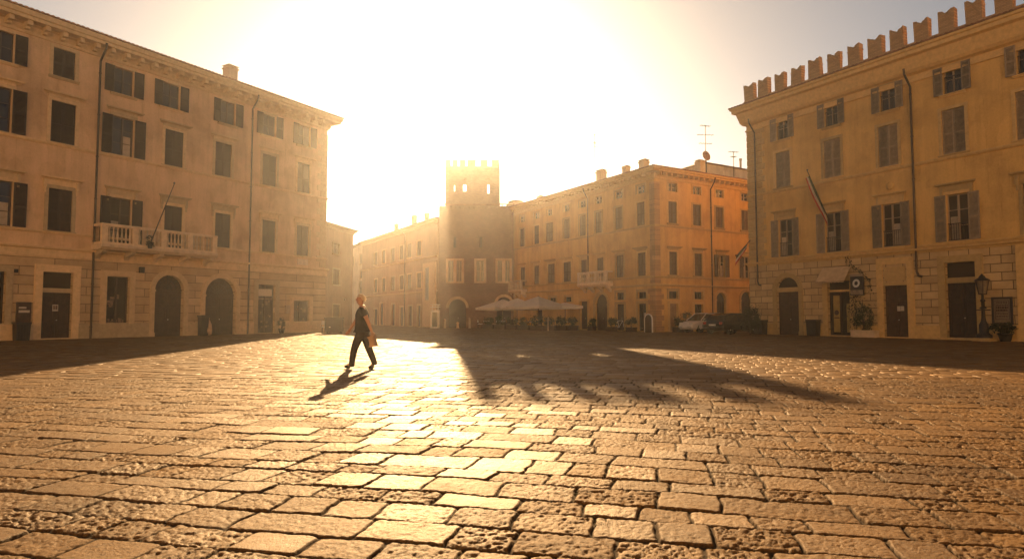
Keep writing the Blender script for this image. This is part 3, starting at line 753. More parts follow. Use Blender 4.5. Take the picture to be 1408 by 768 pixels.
# balcony
def baluster_me(h, mat):
    def f():
        b = MB(); b.lathe([(.05, 0), (.06, .04), (.035, .1), (.065, h * .38), (.055, h * .5), (.03, h * .72), (.035, h * .86), (.06, h - .04), (.05, h)], n=8); return b.mesh('baluster', mat)
    return cached(('bal', round(h, 2), mat.name), f)
def balcony(root, F, x0, x1, z, dep, mat, h=1.0, posts=5, nb=None):
    W = F.at(0, 0, z); b = MB()
    b.mold(x0, x1, [(.02, -.3), (-dep + .14, -.3), (-dep + .06, -.2), (-dep, -.16), (-dep, -.02), (-dep + .03, 0), (.02, 0)])
    bl = obj('balcony', b.mesh('balcony', mat), W, root)
    b = MB(); b.mold(x0 + .03, x1 - .03, [(-dep + .02, h), (-dep + .02, h + .11), (-dep + .05, h + .15), (-dep + .25, h + .15), (-dep + .28, h + .11), (-dep + .28, h)])
    for xx in (x0 + .03, x1 - .29): b.box(xx, xx + .26, -dep + .282, .0, h + .002, h + .148)
    b.mold(x0 + .03, x1 - .03, [(-dep + .03, .002), (-dep + .03, .12), (-dep + .27, .12), (-dep + .27, .002)])
    for xx in (x0 + .03, x1 - .27): b.box(xx, xx + .24, -dep + .272, .0, .002, .118)
    ps = [x0 + .2 + (x1 - x0 - .4) * k_ / (posts - 1) for k_ in range(posts)]
    for p_ in ps: b.box(p_ - .16, p_ + .16, -dep + .035, -dep + .265, .121, h - .001)
    obj('balustrade', b.mesh('balustrade', mat), W, bl)
    me = baluster_me(h - .12, mat)
    for a, c in zip(ps, ps[1:]):
        n_ = nb or max(2, int((c - a - .3) / .2))
        for k_ in range(n_): obj('baluster', me, W @ T(a + .16 + (c - a - .32) * (k_ + .5) / n_, -dep + .15, .12), bl)
    n_ = 2
    for k_ in range(int(len(ps))):
        xx = min(max(ps[k_], x0 + .3), x1 - .3); b = MB()
        pr = [(.02, -.304), (-dep + .2, -.304), (-dep + .22, -.42), (-dep + .4, -.5), (-.3, -.58), (-.12, -.78), (.02, -.82)]
        v = [(xx - .13, y_, z_2) for y_, z_2 in pr] + [(xx + .13, y_, z_2) for y_, z_2 in pr]; m_ = len(pr)
        b.idx(v, [tuple(range(m_)), tuple(range(2 * m_ - 1, m_ - 1, -1))] + [(i_, m_ + i_, m_ + (i_ + 1) % m_, (i_ + 1) % m_) for i_ in range(m_)])
        obj('bracket', b.mesh('bracket', mat), W, bl)
    return bl
zbal = z1f - .55
balcony(BL, FL, xbal0, xbal1, zbal, 1.1, M['white_stone'], 1.0, 5)
# small things on the wall
b = MB(); x, z = FLg.hit(194, 371); b.bbox(x - .15, x + .15, -.16, 0, z - .18, z + .18, .02); obj('alarm_box', b.mesh('alarm_box', M['metal']), FLg.M, BL)
b = MB(); x, z = FLg.hit(20.5, 372); b.box(x - .14, x + .14, -.03, 0, z - .09, z + .09); obj('number_plate', b.mesh('number_plate', M['metal']), FLg.M, BL)
b = MB(); x, z = FL.hit(416, 360); b.box(x - .5, x + .5, -.03, 0, z - .22, z + .22); obj('stone_plaque', b.mesh('stone_plaque', M['white_stone']), FL.M, BL)
b = MB(); x, z = FLg.hit(394, 425); b.bbox(x - .2, x + .2, -.16, 0, z - .3, z + .3, .015); b.tube((x - .12, -.05, z + .3), (x - .12, -.05, z + 1.1), .02, n=6); obj('meter_box', b.mesh('meter_box', M['frame']), FLg.M, BL)
# flag pole on the balcony
x, z = FL.hit(206, 327)
Fb = Face(FL.o - FL.n * 1.15, FL.d); x0_, z0_ = Fb.hit(206, 331); x1_, z1_ = Fb.hit(235, 254)
fp = thing('flagpole', 'bare slanting flagpole rising from the stone balcony', 'flagpole', Fb.at(x0_, 0, z0_))
b = MB(); b.tube((0, 0, -.25), (x1_ - x0_, -.35, z1_ - z0_), .04, .025, n=8); b.lathe([(.03, 0), (.06, .05), (.05, .1), (.0, .14)], (x1_ - x0_, -.35, z1_ - z0_), 8)
obj('pole', b.mesh('pole', M['metal']), WM[fp], fp)
b = MB(); b.bbox(-.12, .12, -.1, .02, -.45, -.05, .03); leaf_cloud(b, (-.03, -.12, 0), (.3, .16, .34), 130, .09, 0, 8, 4)
obj('wreath_bracket', b.mesh('wreath_bracket', M['metal']), WM[fp], fp)

# ================================================================== RIGHT PALAZZO
LR = 27.0
cornerR = G(1033, 458.6); dR = Vector((CX - 189, -FPX, 0)).normalized()
FR = Face(cornerR, dR); DR_ = 14
BR = thing('palazzo', 'ochre four-storey palazzo on the right with grey shutters and swallow-tailed battlements', 'building', FR.M)
HR = FR.z(1040, 176); eR = P(1003, 152, 45.9).z - .12
stR = dict(stone=M['stone_r'], shutter=M['sh_grey'], frame=M['frame'], fw=.14)
ops = []
w_, z_, h_, xs = rowspec(FR, (1297, 1322, 89, 128), [1076, 1143, 1220.5, 1309.5, 1413])
for x in xs: ops.append(window(BR, FR, x, z_, h_, w_, 'open', stR, None, rail=True))
w_, z_, h_, xs = rowspec(FR, (1295, 1327, 149, 211), [1076.5, 1144, 1221, 1311, 1416])
for x in xs: ops.append(window(BR, FR, x, z_, h_, w_, 'closed', stR, None))
z2r = z_
w_, z_, h_, xs = rowspec(FR, (1302, 1332, 266, 331), [1080.5, 1146, 1226, 1317, 1425])
for x, k_ in zip(xs, ['open', 'open', 'open', 'open', 'closed']): ops.append(window(BR, FR, x, z_, h_, w_, k_, stR, 'bracket', rail=True, curtain=True))
z1r = z_
zbr = FR.z(1200, 350)
b = MB(); b.wall(0, LR, zbr - .1, HR + .6, ops); shell(b, LR, DR_, 0, HR + .6)
obj('wall', b.mesh('wall', M['pl_right']), FR.M, BR)
FRg = Face(FR.o - FR.n * .04, FR.d)
e1 = gop(FRg, 1068.6, 1099, 381, None, True); e2 = gop(FRg, 1138.6, 1169.6, 386); e3 = gop(FRg, 1215.6, 1249, 392); e4 = gop(FRg, 1301, 1343, 360)
b = MB(); b.wall(-.04, LR, 0, zbr - .1, [e1, e2, e3, e4], .35)
b.face([(-.04, 3, 0), (-.04, 0, 0), (-.04, 0, zbr - .1), (-.04, 3, zbr - .1)])
obj('ground_floor_wall', b.mesh('ground_floor_wall', M['ash_right']), FRg.M, BR)
b = MB(); prev = -.04
for xa, xb in sorted([(o[0] - .3, o[1] + .3) for o in (e1, e2, e3, e4)]) + [(LR, 0)]:
    if xa > prev: b = MB(); b.mold(prev, xa, [(.02, 0), (-.05, 0), (-.05, .7), (-.02, .74), (.02, .74)]); obj('plinth', b.mesh('plinth', M['stone_r']), FRg.M, BR)
    prev = xb
# quoined corner: alternating long and short blocks up to the cornice
b = MB(); zq = zbr + .12; k_ = 0
while zq < HR - .2:
    ww, wd = (1.45, .9) if k_ % 2 else (1.25, 1.3)
    b.bbox(-.05, ww, -.05, .1, zq, zq + .405, .025); b.bbox(-.052, .1, .101, wd, zq, zq + .405, .025); zq += .43; k_ += 1
obj('quoin', b.mesh('quoin', M['stone_r']), FR.M, BR)
cx, w_ = ctr(e1); portal(BR, FRg, cx, 0, e1[3], w_, .3, M['stone_r'], True)
zl0, zl1 = FRg.z(1084, 401), FRg.z(1084, 395)
dd = door(BR, FRg, cx, 0, zl0, w_, M['wood'], y=.2)
b = MB(); b.box(-w_ / 2, w_ / 2, .02, .3, zl0, zl1); obj('lintel', b.mesh('lintel', M['stone_r']), FRg.at(cx, 0, 0), dd)
def halfdisc():
    b = MB(); r = w_ / 2; b.face([(r * math.cos(math.pi * i_ / 16), 0, r * math.sin(math.pi * i_ / 16)) for i_ in range(17)]); return b.mesh('fanlight', M['glass'])
obj('fanlight', halfdisc(), FRg.at(cx, .2, e1[3] - w_ / 2), dd)
# glazed door under the awning
cx, w_ = ctr(e2); portal(BR, FRg, cx, 0, e2[3], w_, .3, M['stone_r'])
zd = FRg.z(1154, 398); dd = obj('door', sash_me(w_, zd - .12, M['wood'], 0), FRg.at(cx, .2, 0), BR); dd['label'] = 'dark double door with tall yellowed glass panels'
obj('transom', quad_me('transom', w_, e2[3] - zd, M['glass']), FRg.at(cx, .25, zd), dd)
b = MB(); b.box(-w_ / 2, w_ / 2, .12, .3, zd - .12, zd); obj('lintel', b.mesh('lintel', M['stone_r']), FRg.at(cx, 0, 0), dd)
obj('pane', quad_me('pane', w_, zd - .12, M['glass']), FRg.at(cx, .262, 0), dd)
b = MB(); b.box(-w_ * .36, -w_ * .08, .245, .258, .25, 2.5); b.box(w_ * .22, w_ * .38, .245, .258, .25, 2.0); obj('door_film', b.mesh('door_film', M['yellow']), FRg.at(cx, 0, 0), dd)
b = MB(); b.lathe([(.0, 0), (.12, .005), (.16, .01)], n=8, M=T(-w_ * .22, .243, 1.45) @ Matrix.Rotation(math.pi / 2, 4, 'X')); b.box(-w_ * .34, -w_ * .1, .24, .244, 1.1, 1.16); b.box(-w_ * .34, -w_ * .1, .24, .244, 2.52, 2.6)
obj('door_sticker', b.mesh('door_sticker', M['wood']), FRg.at(cx, 0, 0), dd)
# plain dark door with a blind panel over it
cx, w_ = ctr(e3); dd = door(BR, FRg, cx, 0, e3[3], w_, M['wood'], y=.2, label='dark door with two small paper notices')
zt0, zt1 = FRg.z(1228, 386), FRg.z(1228, 366)
portal(BR, FRg, cx, 0, zt1 + .12, w_, .32, M['stone_r'])
b = MB(); b.box(-w_ / 2, w_ / 2, -.05, .02, e3[3], zt0 - .06); b.bbox(-w_ / 2 + .08, w_ / 2 - .08, -.03, .02, zt0, zt1 - .02, .012); obj('blind_panel', b.mesh('blind_panel', M['stone_r']), FRg.at(cx, 0, 0), dd)
b = MB(); b.box(-.02, .16, -.04, -.03, 1.52, 1.8); b.box(.18, .36, -.042, -.03, 1.53, 1.8); obj('notice', b.mesh('notice', M['paper']), FRg.at(cx, .2, 0), dd)
cx, w_ = ctr(e4); portal(BR, FRg, cx, 0, e4[3], w_, .32, M['stone_r'])
zt0, zt1 = FRg.z(1322, 388.5), FRg.z(1322, 381)
dd = door(BR, FRg, cx, .12, zt0 - .12, w_, M['wood'], y=.22)
obj('transom', quad_me('transom', w_, e4[3] - zt1, M['glass']), FRg.at(cx, .25, zt1), dd)
b = MB(); b.box(-w_ / 2, w_ / 2, .06, .3, zt0, zt1); obj('lintel', b.mesh('lintel', M['stone_r']), FRg.at(cx, 0, 0), dd)
b = MB(); b.box(-w_ / 2 - .3, w_ / 2 + .3, -.4, .3, 0, .115); obj('doorstep', b.mesh('doorstep', M['stone_r']), FRg.at(cx, 0, 0), dd)
# pilaster at the far right
x = FR.x(1399, 3); b = MB(); b.box(x, x + .5, -.12, .05, 0, zbr - .12); b.box(x - .06, x + .56, -.17, .05, 0, .8); obj('pilaster', b.mesh('pilaster', M['stone_r']), FR.M, BR)
FRs = Face(cornerR + FR.n * DR_, -FR.n)
def both(b, profs, Fm, Fs, Lm, Lsd, mods=None):
    """run mouldings along the front (mitred at its left corner) and along the left side"""
    for prof in profs: b.mold(0, Lm, prof, 1, 0)
    Mx = Fm.M.inverted() @ Fs.M
    for prof in profs:
        b2 = MB(); b2.mold(0, Lsd, prof, 0, 1); b.idx([Mx @ Vector(p) for p in b2.v], b2.f)
b = MB()
z = zbr
both(b, [[(.05, z - .12), (-.1, z - .12), (-.13, z - .04), (-.22, z + .02), (-.24, z + .12), (.05, z + .16)]], FR, FRs, LR, DR_)
z = z1r - .04; b.mold(0, LR, [(.02, z - .14), (-.06, z - .14), (-.1, z - .05), (-.1, z - .01), (.02, z)], 1, 0)
z = z2r - .12; both(b, [[(.02, z - .16), (-.07, z - .16), (-.12, z - .06), (-.12, z), (.02, z + .02)]], FR, FRs, LR, DR_)
obj('string_course', b.mesh('string_course', M['stone_r']), FR.M, BR)
b = MB()
both(b, [[(.05, HR - .12), (-.09, HR - .12), (-.1, HR - .02), (-.03, HR + .02), (-.03, HR + .28), (-.1, HR + .32), (-.18, HR + .36), (.05, HR + .36)],
         [(.05, HR + .36), (-.22, HR + .365), (-.34, HR + .52), (-.52, eR - .5), (-.72, eR - .42), (-.74, eR - .22), (-.82, eR - .18), (-.85, eR - .05), (.05, eR - .05)]], FR, FRs, LR, DR_)
obj('cornice', b.mesh('cornice', M['stone_r']), FR.M, BR)
rf = obj('roof', hip_roof(LR, DR_, eR, .9, R(9), M['tile']), FR.M, BR)
# battlements along the eave
Fm_ = Face(FR.o - FR.n * .35, FR.d)
zm0 = eR + .12
x0_, x1_ = Fm_.x(1257, 18.3), Fm_.x(1280, 18.3); mw = (x1_ - x0_) * .9
xm = [Fm_.x(p_, zm0 + .8) for p_ in (1031.5, 1050.5, 1073, 1096.5, 1121.5, 1147.5, 1175.5, 1205, 1235, 1268.5, 1302.5, 1340.5, 1381.5, 1427)]
mh = Fm_.z(1268, 28) - zm0 - .05
b = MB(); b.box(xm[0] - mw / 2, LR + .3, -.24, .3, eR - .02, zm0 + .12); obj('parapet', b.mesh('parapet', M['merlon']), Fm_.M, BR)
def merlon_me():
    b = MB(); w2 = mw / 2; n = 6; pr = [(-w2, 0), (w2, 0)]
    for i_ in range(n + 1): t_ = i_ / n; pr.append((w2 - w2 * t_, mh - mh * .15 * math.sin(t_ * math.pi / 2) ** 1.3 + .06 * math.sin(t_ * math.pi)))
    for i_ in range(1, n + 1): t_ = 1 - i_ / n; pr.append((-w2 + w2 * t_, mh - mh * .15 * math.sin(t_ * math.pi / 2) ** 1.3 + .06 * math.sin(t_ * math.pi)))
    m_ = len(pr); v = [(x_, -.16, z_3) for x_, z_3 in pr] + [(x_, .2, z_3) for x_, z_3 in pr]
    b.idx(v, [tuple(range(m_)), tuple(range(2 * m_ - 1, m_ - 1, -1))] + [(i_, m_ + i_, m_ + (i_ + 1) % m_, (i_ + 1) % m_) for i_ in range(m_)])
    c = mh * .66
    b.box(-w2 - .02, w2 + .02, -.18, .22, c, c + .06)
    rd = random.Random(sd_)
    b.v = [(x_ + rd.uniform(-.025, .025), y_ + rd.uniform(-.03, .03), z_3 + (rd.uniform(-.06, .03) if z_3 > mh * .7 else 0)) for x_, y_, z_3 in b.v]
    return b.mesh('merlon', M['merlon'])
for sd_, x in enumerate(xm): obj('merlon', merlon_me(), Fm_.at(x, 0, zm0 + .122) @ Matrix.Diagonal((random.uniform(.93, 1.05), 1, random.uniform(.94, 1.04), 1)) @ Matrix.Rotation(random.uniform(-.02, .02), 4, 'Y'), BR)
downpipe(BR, FR, FR.x(1041, 10), FR.z(1052, 392), HR, out=.14, r=.055, kick=.9)
downpipe(BR, FR, FR.x(1258.5, 8), FR.z(1270, 380), HR, out=.14, r=.06, kick=.9)
b = MB(); x, z = FR.hit(1224, 258); b.lathe([(.22, 0), (.24, .02), (.16, .05), (.1, .05)], n=14, M=T(x, .0, z + .1) @ Matrix.Rotation(math.pi / 2, 4, 'X')); obj('rosette', b.mesh('rosette', M['pl_right']), FR.M, BR)

# ================================================================== CENTRAL BUILDING
cornerM = G(902, 456.2); DM_l, DM_r = 22.3, 18.0
dM = dR
FM = Face(cornerM - dM * DM_l, dM); FM2 = Face(cornerM, FM.n)
assert abs((FM2.d - FM.n).length) < 1e-5
BM = thing('palazzo', 'orange three-storey corner house with olive shutters behind the cafe parasols', 'building', FM.M)
eM = P(902, 229, 49.4).z; HM = eM - .75
stM = dict(stone=M['stone_m'], shutter=M['sh_olive'], frame=M['frame'], fw=.11)
cl = [718, 738, 755.5, 779, 801, 823, 850.5, 881]
ops1, ops2 = [], []
w_, z_, h_, xs = rowspec(FM, (875, 886, 255, 266), cl)
for x in xs: ops1.append(window(BM, FM, x, z_, h_, w_, 'glass', stM, None, False))
w_, z_, h_, xs = rowspec(FM, (875, 886, 278, 310), cl)
for n_, x in enumerate(xs): ops1.append(window(BM, FM, x, z_, h_, w_ * (1.35 if n_ == 2 else 1), 'closed', stM, None))
z2m = z_
w_, z_, h_, xs = rowspec(FM, (877, 888, 347, 379), [719, 738, 758, 780, 803, 825.5, 852.5, 882.5])
for n_, x in enumerate(xs): ops1.append(window(BM, FM, x, z_, h_, w_ * (1.3 if n_ in (2, 3) else 1), 'closed', stM, 'flat'))
z1m = z_
cr = [924.5, 958, 989, 1024]
w_, z_, h_, xs = rowspec(FM2, (918.5, 930.5, 251.6, 263.2), cr)
for n_, x in enumerate(xs): ops2.append(window(BM, FM2, x, z_, h_, w_, 'glass', stM, None, False, curtain=n_ == 2))
w_, z_, h_, xs = rowspec(FM2, (918.5, 930, 277, 307), cr)
for x in xs: ops2.append(window(BM, FM2, x, z_, h_, w_, 'closed', stM, None))
w_, z_, h_, xs = rowspec(FM2, (920, 931, 346, 378), [925.5, 960, 991.5, 1026])
for n_, x in enumerate(xs): ops2.append(window(BM, FM2, x, z_, h_, w_, 'closed' if n_ < 2 else 'open', stM, 'flat', curtain=True))
zbm = FM2.z(902, 391)
gl = [gop(FM, 877.5, 889, 417), gop(FM, 847.5, 858.5, 418), gop(FM, 818.5, 835.5, 404, None, True), gop(FM, 798, 808, 414), gop(FM, 738, 746, 416)]
glt = [gop(FM, 877.5, 889, 401, 411), gop(FM, 847.5, 858.5, 402, 412.5), gop(FM, 777, 786, 408, 415.5), gop(FM, 755.5, 764.5, 409, 416)]
gr = [gop(FM2, 921, 932, 417), gop(FM2, 985, 998, 402, None, True), gop(FM2, 1019, 1034, 401, None, True)]
grt = [gop(FM2, 920, 932, 400, 411), gop(FM2, 955, 966.5, 401, 412), gop(FM2, 955, 966.5, 418, 435)]
b = MB(); b.wall(0, DM_l, 0, HM + .4, ops1 + gl + glt)
b.face([(0, DM_r, 0), (0, 0, 0), (0, 0, HM + .4), (0, DM_r, HM + .4)]); b.face([(DM_l, DM_r, 0), (0, DM_r, 0), (0, DM_r, HM + .4), (DM_l, DM_r, HM + .4)])
b.face([(0, 0, HM + .3), (DM_l, 0, HM + .3), (DM_l, DM_r, HM + .3), (0, DM_r, HM + .3)])
obj('wall', b.mesh('front_wall', M['pl_mid']), FM.M, BM)
b = MB(); b.wall(0, DM_r, 0, HM + .4, ops2 + gr + grt); obj('wall', b.mesh('side_wall', M['pl_mid']), FM2.M, BM)
def shopfront(root, F, o, kind, stone):
    cx, w_ = ctr(o); h = o[3] - o[2]
    portal(root, F, cx, o[2], o[3], w_, .16 if not o[4] else .22, stone, o[4], proud=.05)
    if kind == 'arch': return door(root, F, cx, o[2], h, w_, M['wood'], True, y=.2)
    if kind == 'pane':
        wn = obj('window', sash_me(w_, h, M['wood'], 0), F.at(cx, .14, o[2]), root); obj('pane', quad_me('pane', w_, h, M['glass']), F.at(cx, .2, o[2]), wn); return wn
    return door(root, F, cx, o[2], h, w_, M['wood_l'] if kind == 'pale' else M['wood'], y=.16)
for o, k_ in zip(gl, ['pane', 'door', 'arch', 'door', 'door']):
    q_ = shopfront(BM, FM, o, k_, M['stone_m'])
    if k_ == 'pane':
        cx, w_ = ctr(o); b = MB(); b.box(-w_ * .1, w_ * .42, .17, .195, .5, 1.5); b.box(.1, .3, .165, .172, .6, 1.0, 1); b.box(-w_ * .3, w_ * .3, .18, .195, .2, .32, 1); obj('poster', b.mesh('poster', [M['paper'], M['goods']]), FM.at(cx, 0, 0), q_)
for o in glt: shopfront(BM, FM, o, 'pane', M['stone_m'])
for o, k_ in zip(gr, ['pale', 'arch', 'arch']): shopfront(BM, FM2, o, k_, M['stone_m'])
for o in grt: shopfront(BM, FM2, o, 'pane', M['stone_m'])
def corner_mold(b, profs, F1, L1, F2, L2):
    for prof in profs: b.mold(0, L1, prof, 0, 1)
    Mx = F1.M.inverted() @ F2.M
    for prof in profs:
        b2 = MB(); b2.mold(0, L2, prof, 1, 0); b.idx([Mx @ Vector(p) for p in b2.v], b2.f)
b = MB()
def sc(z, p=.1): return [(.02, z - .15), (-p * .6, z - .15), (-p, z - .06), (-p, z), (.02, z + .02)]
corner_mold(b, [sc(z2m - .08), sc(z1m - .06), sc(zbm + .05, .14)], FM, DM_l, FM2, DM_r)
obj('string_course', b.mesh('string_course', M['stone_m']), FM.M, BM)
b = MB()
corner_mold(b, [[(.05, HM - .08), (-.08, HM - .08), (-.1, HM + .02), (-.04, HM + .06), (-.04, HM + .3), (.05, HM + .3)],
                [(.05, eM - .34), (-.56, eM - .34), (-.58, eM - .22), (-.66, eM - .18), (-.68, eM - .04), (.05, eM - .04)]], FM, DM_l, FM2, DM_r)
for F_2, L_ in ((FM, DM_l), (FM2, DM_r)):
    b2 = MB(); Mx = FM.M.inverted() @ F_2.M
    for k_ in range(int(L_ / .6)): x = .3 + k_ * .6; b2.box(x - .09, x + .09, -.46, -.02, eM - .52, eM - .342)
    b.idx([Mx @ Vector(p) for p in b2.v], b2.f)
obj('cornice', b.mesh('cornice', M['stone_m']), FM.M, BM)
b = MB()
for k_ in range(int(zbm / .42)):
    z = .05 + k_ * .42; a, c = (.85, .6) if k_ % 2 else (.6, .85)
    b.bbox(DM_l - a, DM_l + .04, -.04, .08, z, z + .4, .015); b.bbox(DM_l - .08, DM_l + .042, .081, c, z, z + .4, .015)
obj('quoin', b.mesh('quoin', M['ash_mid']), FM.M, BM); b = MB()
for k_ in range(int((HM - zbm) / .5)):
    z = zbm + .12 + k_ * .5
    b.bbox(DM_l - .55, DM_l + .025, -.025, .08, z, z + .485, .01); b.bbox(DM_l - .08, DM_l + .027, .081, .55, z, z + .485, .01)
obj('quoin', b.mesh('quoin', M['ash_mid']), FM.M, BM)
rf = obj('roof', hip_roof(DM_l, DM_r, eM, .72, R(14), M['tile']), FM.M, BM)
downpipe(BM, FM2, FM2.x(977, 8), .0, HM, r=.05, top_out=.6); downpipe(BM, FM, FM.x(809.5, 8), z1m - .5, HM, r=.05, top_out=.6)
balcony(BM, FM, FM.x(803, z1m), FM.x(843, z1m), z1m - .35, .8, M['white_stone'], .85, 4)
balcony(BM, FM, FM.x(706, z1m), FM.x(725, z1m), z1m - .5, .8, M['white_stone'], .85, 3)
# roof-top house, chimneys, pots
for px, pt, pb, y, w_ in ((885.5, 218, 236, 2.0, .62), (861, 227, 240, 2.0, .5), (827, 232, 250, 2.0, .7), (709, 275, 292, 2.5, 1.5), (743, 268, 280, 2.5, .5)):
    x, z = roof_at(FM, px, pb, y); zt = roof_at(FM, px, pt, y)[1]; chimney(rf, FM.at(x, y, z - .1), w_, zt - z + .1, M['pl_pale'])
x, z = roof_at(FM2, 963, 235, 2.2); zt = roof_at(FM2, 963, 219, 2.2)[1]; chimney(rf, FM2.at(x, 2.2, z - .1), .62, zt - z + .1, M['pl_pale'])
xa, za = roof_at(FM2, 970, 238, 5.5); xb, _ = roof_at(FM2, 1040, 240, 5.5); zt = roof_at(FM2, 972, 225, 5.5)[1]
b = MB(); b.box(xa, xb, 5.5, 9, eM, zt); obj('attic', b.mesh('attic', M['pl_pale']), FM2.M, BM)
b = MB(); b.idx([(xa - .3, 5.1, zt), (xb, 5.1, zt), (xb, 9.4, zt), (xa - .3, 9.4, zt), (xa + 1.6, 7.2, zt + .75), (xb, 7.2, zt + .75)], [(0, 1, 5, 4), (1, 2, 5), (2, 3, 4, 5), (3, 0, 4), (3, 2, 1, 0)]); obj('attic_roof', b.mesh('attic_roof', M['tile']), FM2.M, BM)
x, z = roof_at(FM2, 1018.5, 238, 6.2); zt = roof_at(FM2, 1018.5, 220, 6.2)[1]; b = MB(); b.tube((x, 6.2, z - .8), (x, 6.2, zt), .11, n=10); b.tube((x, 6.2, zt), (x, 6.2, zt + .12), .16, n=10); obj('flue', b.mesh('flue', M['pl_pale']), FM2.M, BM)
def antenna(label, px, ptop, pbot, Y, arms, root=None, group='aerials on the roofs'):
    a, c = P(px, pbot, Y), P(px, ptop, Y); h = c.z - a.z
    t_ = thing('aerial', label, 'aerial', T(*a), group)
    b = MB(); b.tube((0, 0, -1.5), (0, 0, h), .034, n=6); obj('mast', b.mesh('mast', M['metal']), T(*a), t_)
    b = MB()
    for fz, hw, ang in arms:
        dx, dy = math.cos(ang), math.sin(ang); b.tube((-dx * hw, -dy * hw, h * fz), (dx * hw, dy * hw, h * fz), .02, n=5)
        for k_ in range(-2, 3):
            q_ = hw * k_ / 2.4; b.tube((dx * q_ - dy * .22, dy * q_ + dx * .22, h * fz), (dx * q_ + dy * .22, dy * q_ - dx * .22, h * fz), .014, n=4)
    obj('antenna_arm', b.mesh('antenna_arm', M['metal']), T(*a), t_)
    return t_
antenna('tall rooftop aerial with three arms above the satellite dish', 970.5, 172, 226, 55, [(.98, .5, .3), (.75, .75, .1), (.53, .6, .15)])
antenna('small thin rooftop aerial right of the satellite dish', 1009, 208, 238, 60, [(.97, .5, .2), (.75, .3, .6)])
antenna('thin rooftop aerial beside the chimney pot over the cafe parasols', 818, 184, 246, 60, [(.98, .55, .2), (.72, .7, .6), (.8, .4, 1.2)])
p_ = P(971.5, 214, 54.5)
dish = thing('satellite_dish', 'round satellite dish on the roof of the orange corner house', 'satellite dish', T(p_.x, p_.y, p_.z))
b = MB(); b.lathe([(0.02, .12), (.25, .09), (.38, .03), (.44, 0), (.44, -.02), (.36, .01), (.02, .08)], n=18, M=Matrix.Rotation(R(28), 4, 'Z') @ Matrix.Rotation(R(80), 4, 'X')); obj('reflector', b.mesh('reflector', M['terracotta']), WM[dish], dish)
b = MB(); b.tube((0, .1, -1.9), (0, .1, .05), .035, n=6); b.tube((0, 0, -.3), (-.2, -.55, 0), .015, n=5); b.lathe([(.04, 0), (.04, .1)], (-.2, -.55, -.03), 6); obj('mount', b.mesh('mount', M['metal']), WM[dish], dish)

# ================================================================== TOWER
YT = 68.0
def XT(px, z=5): return (px - CX) / FPX * (YT * cp + (z - HCAM) * sp)
def ZT(py, px=650): r = ray(px, py); return HCAM + r.z * YT / r.y
bx0, bx1 = XT(603), XT(706); FT = Face((bx0, YT), (1, 0)); BW = bx1 - bx0
BT = thing('tower_house', 'brown brick medieval tower house with white framed windows and an open battlemented top', 'tower', FT.M)
zbase = ZT(283); zw0, zw1 = ZT(387), ZT(358)
tops = []
for a, c in ((616, 635), (655, 665.5), (684, 701)):
    xa, xb = XT(a) - bx0, XT(c) - bx0; tops.append((xa, xb, zw0, zw1))
slit = [(XT(a) - bx0, XT(c) - bx0, ZT(340), ZT(325)) for a, c in ((623, 627), (659, 663))]
ar = [(XT(617) - bx0, XT(641) - bx0, 0, ZT(411), True), (XT(683) - bx0, XT(703) - bx0, 0, ZT(408), True)]
tx0, tx1 = XT(612, 12) - bx0, XT(686, 12) - bx0; TD = 6.2
b = MB(); b.wall(0, BW, 0, zbase, tops + ar + slit, .4); shell(b, BW, 10, 0, zbase, top=True); b.face([(0, 0, zbase - .02), (BW, 0, zbase - .02), (BW, .3, zbase - .02), (0, .3, zbase - .02)])
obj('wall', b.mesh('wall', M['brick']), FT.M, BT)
zt1 = ZT(228.5); zo0, zo1 = ZT(266), ZT(245.5)
fo = [(XT(a, 14) - bx0, XT(c, 14) - bx0, z0_, z1_) for a, c, z0_, z1_ in ((624, 625.6, ZT(263), ZT(254)), (636.5, 641, ZT(263), zo1), (670, 673, zo0, zo1))]
b = MB(); th = .35
def slab_wall(b, x0, x1, y0, ops, z0, z1):
    b.wall(x0, x1, z0, z1, ops, th, y0)
    bb = MB(); bb.wall(x0, x1, z0, z1, ops, .001, y0 + th)      # inner face
    b.idx(bb.v, [f[::-1] for f in bb.f])
slab_wall(b, tx0, tx1, 0, fo, zbase, zt1)
# back of the belfry: wide open arcades so the sun looks through the front slits
bo = [(tx0 + .3, tx0 + 1.9, zo0 - .4, zt1 - .75), (tx0 + 2.2, tx0 + 3.6, zo0 - .4, zt1 - .75), (tx0 + 3.9, tx1 - .25, zo0 - .4, zt1 - .75)]
slab_wall(b, tx0, tx1, TD - th, bo, zbase, zt1)
for xx in (tx0, tx1 - th): b.box(xx, xx + th, th + .001, TD - th - .001, zbase, zt1)
b.face([(tx0 + th, th, zbase + .2), (tx1 - th, th, zbase + .2), (tx1 - th, TD - th, zbase + .2), (tx0 + th, TD - th, zbase + .2)])
b.mold(tx0, tx1, [(.02, zt1 - .35), (-.06, zt1 - .35), (-.1, zt1 - .2), (-.1, zt1 - .1), (.02, zt1 - .06)])
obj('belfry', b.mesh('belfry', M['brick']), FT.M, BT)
tz = ZT(219.5); mpx = [(612.5, 619), (622, 629), (632, 640), (642.5, 654), (660.5, 670.5), (676, 686)]
for a, c in mpx:
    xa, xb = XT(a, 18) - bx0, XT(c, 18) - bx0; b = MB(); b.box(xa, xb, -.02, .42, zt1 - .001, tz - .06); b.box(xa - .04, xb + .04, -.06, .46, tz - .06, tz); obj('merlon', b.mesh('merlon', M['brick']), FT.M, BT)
for k_ in range(5):
    xa = tx0 + (tx1 - tx0 - .9) * k_ / 4; b = MB(); b.box(xa, xa + .85, TD - .42, TD + .02, zt1 - .001, tz - .1); obj('merlon', b.mesh('merlon', M['brick']), FT.M, BT)
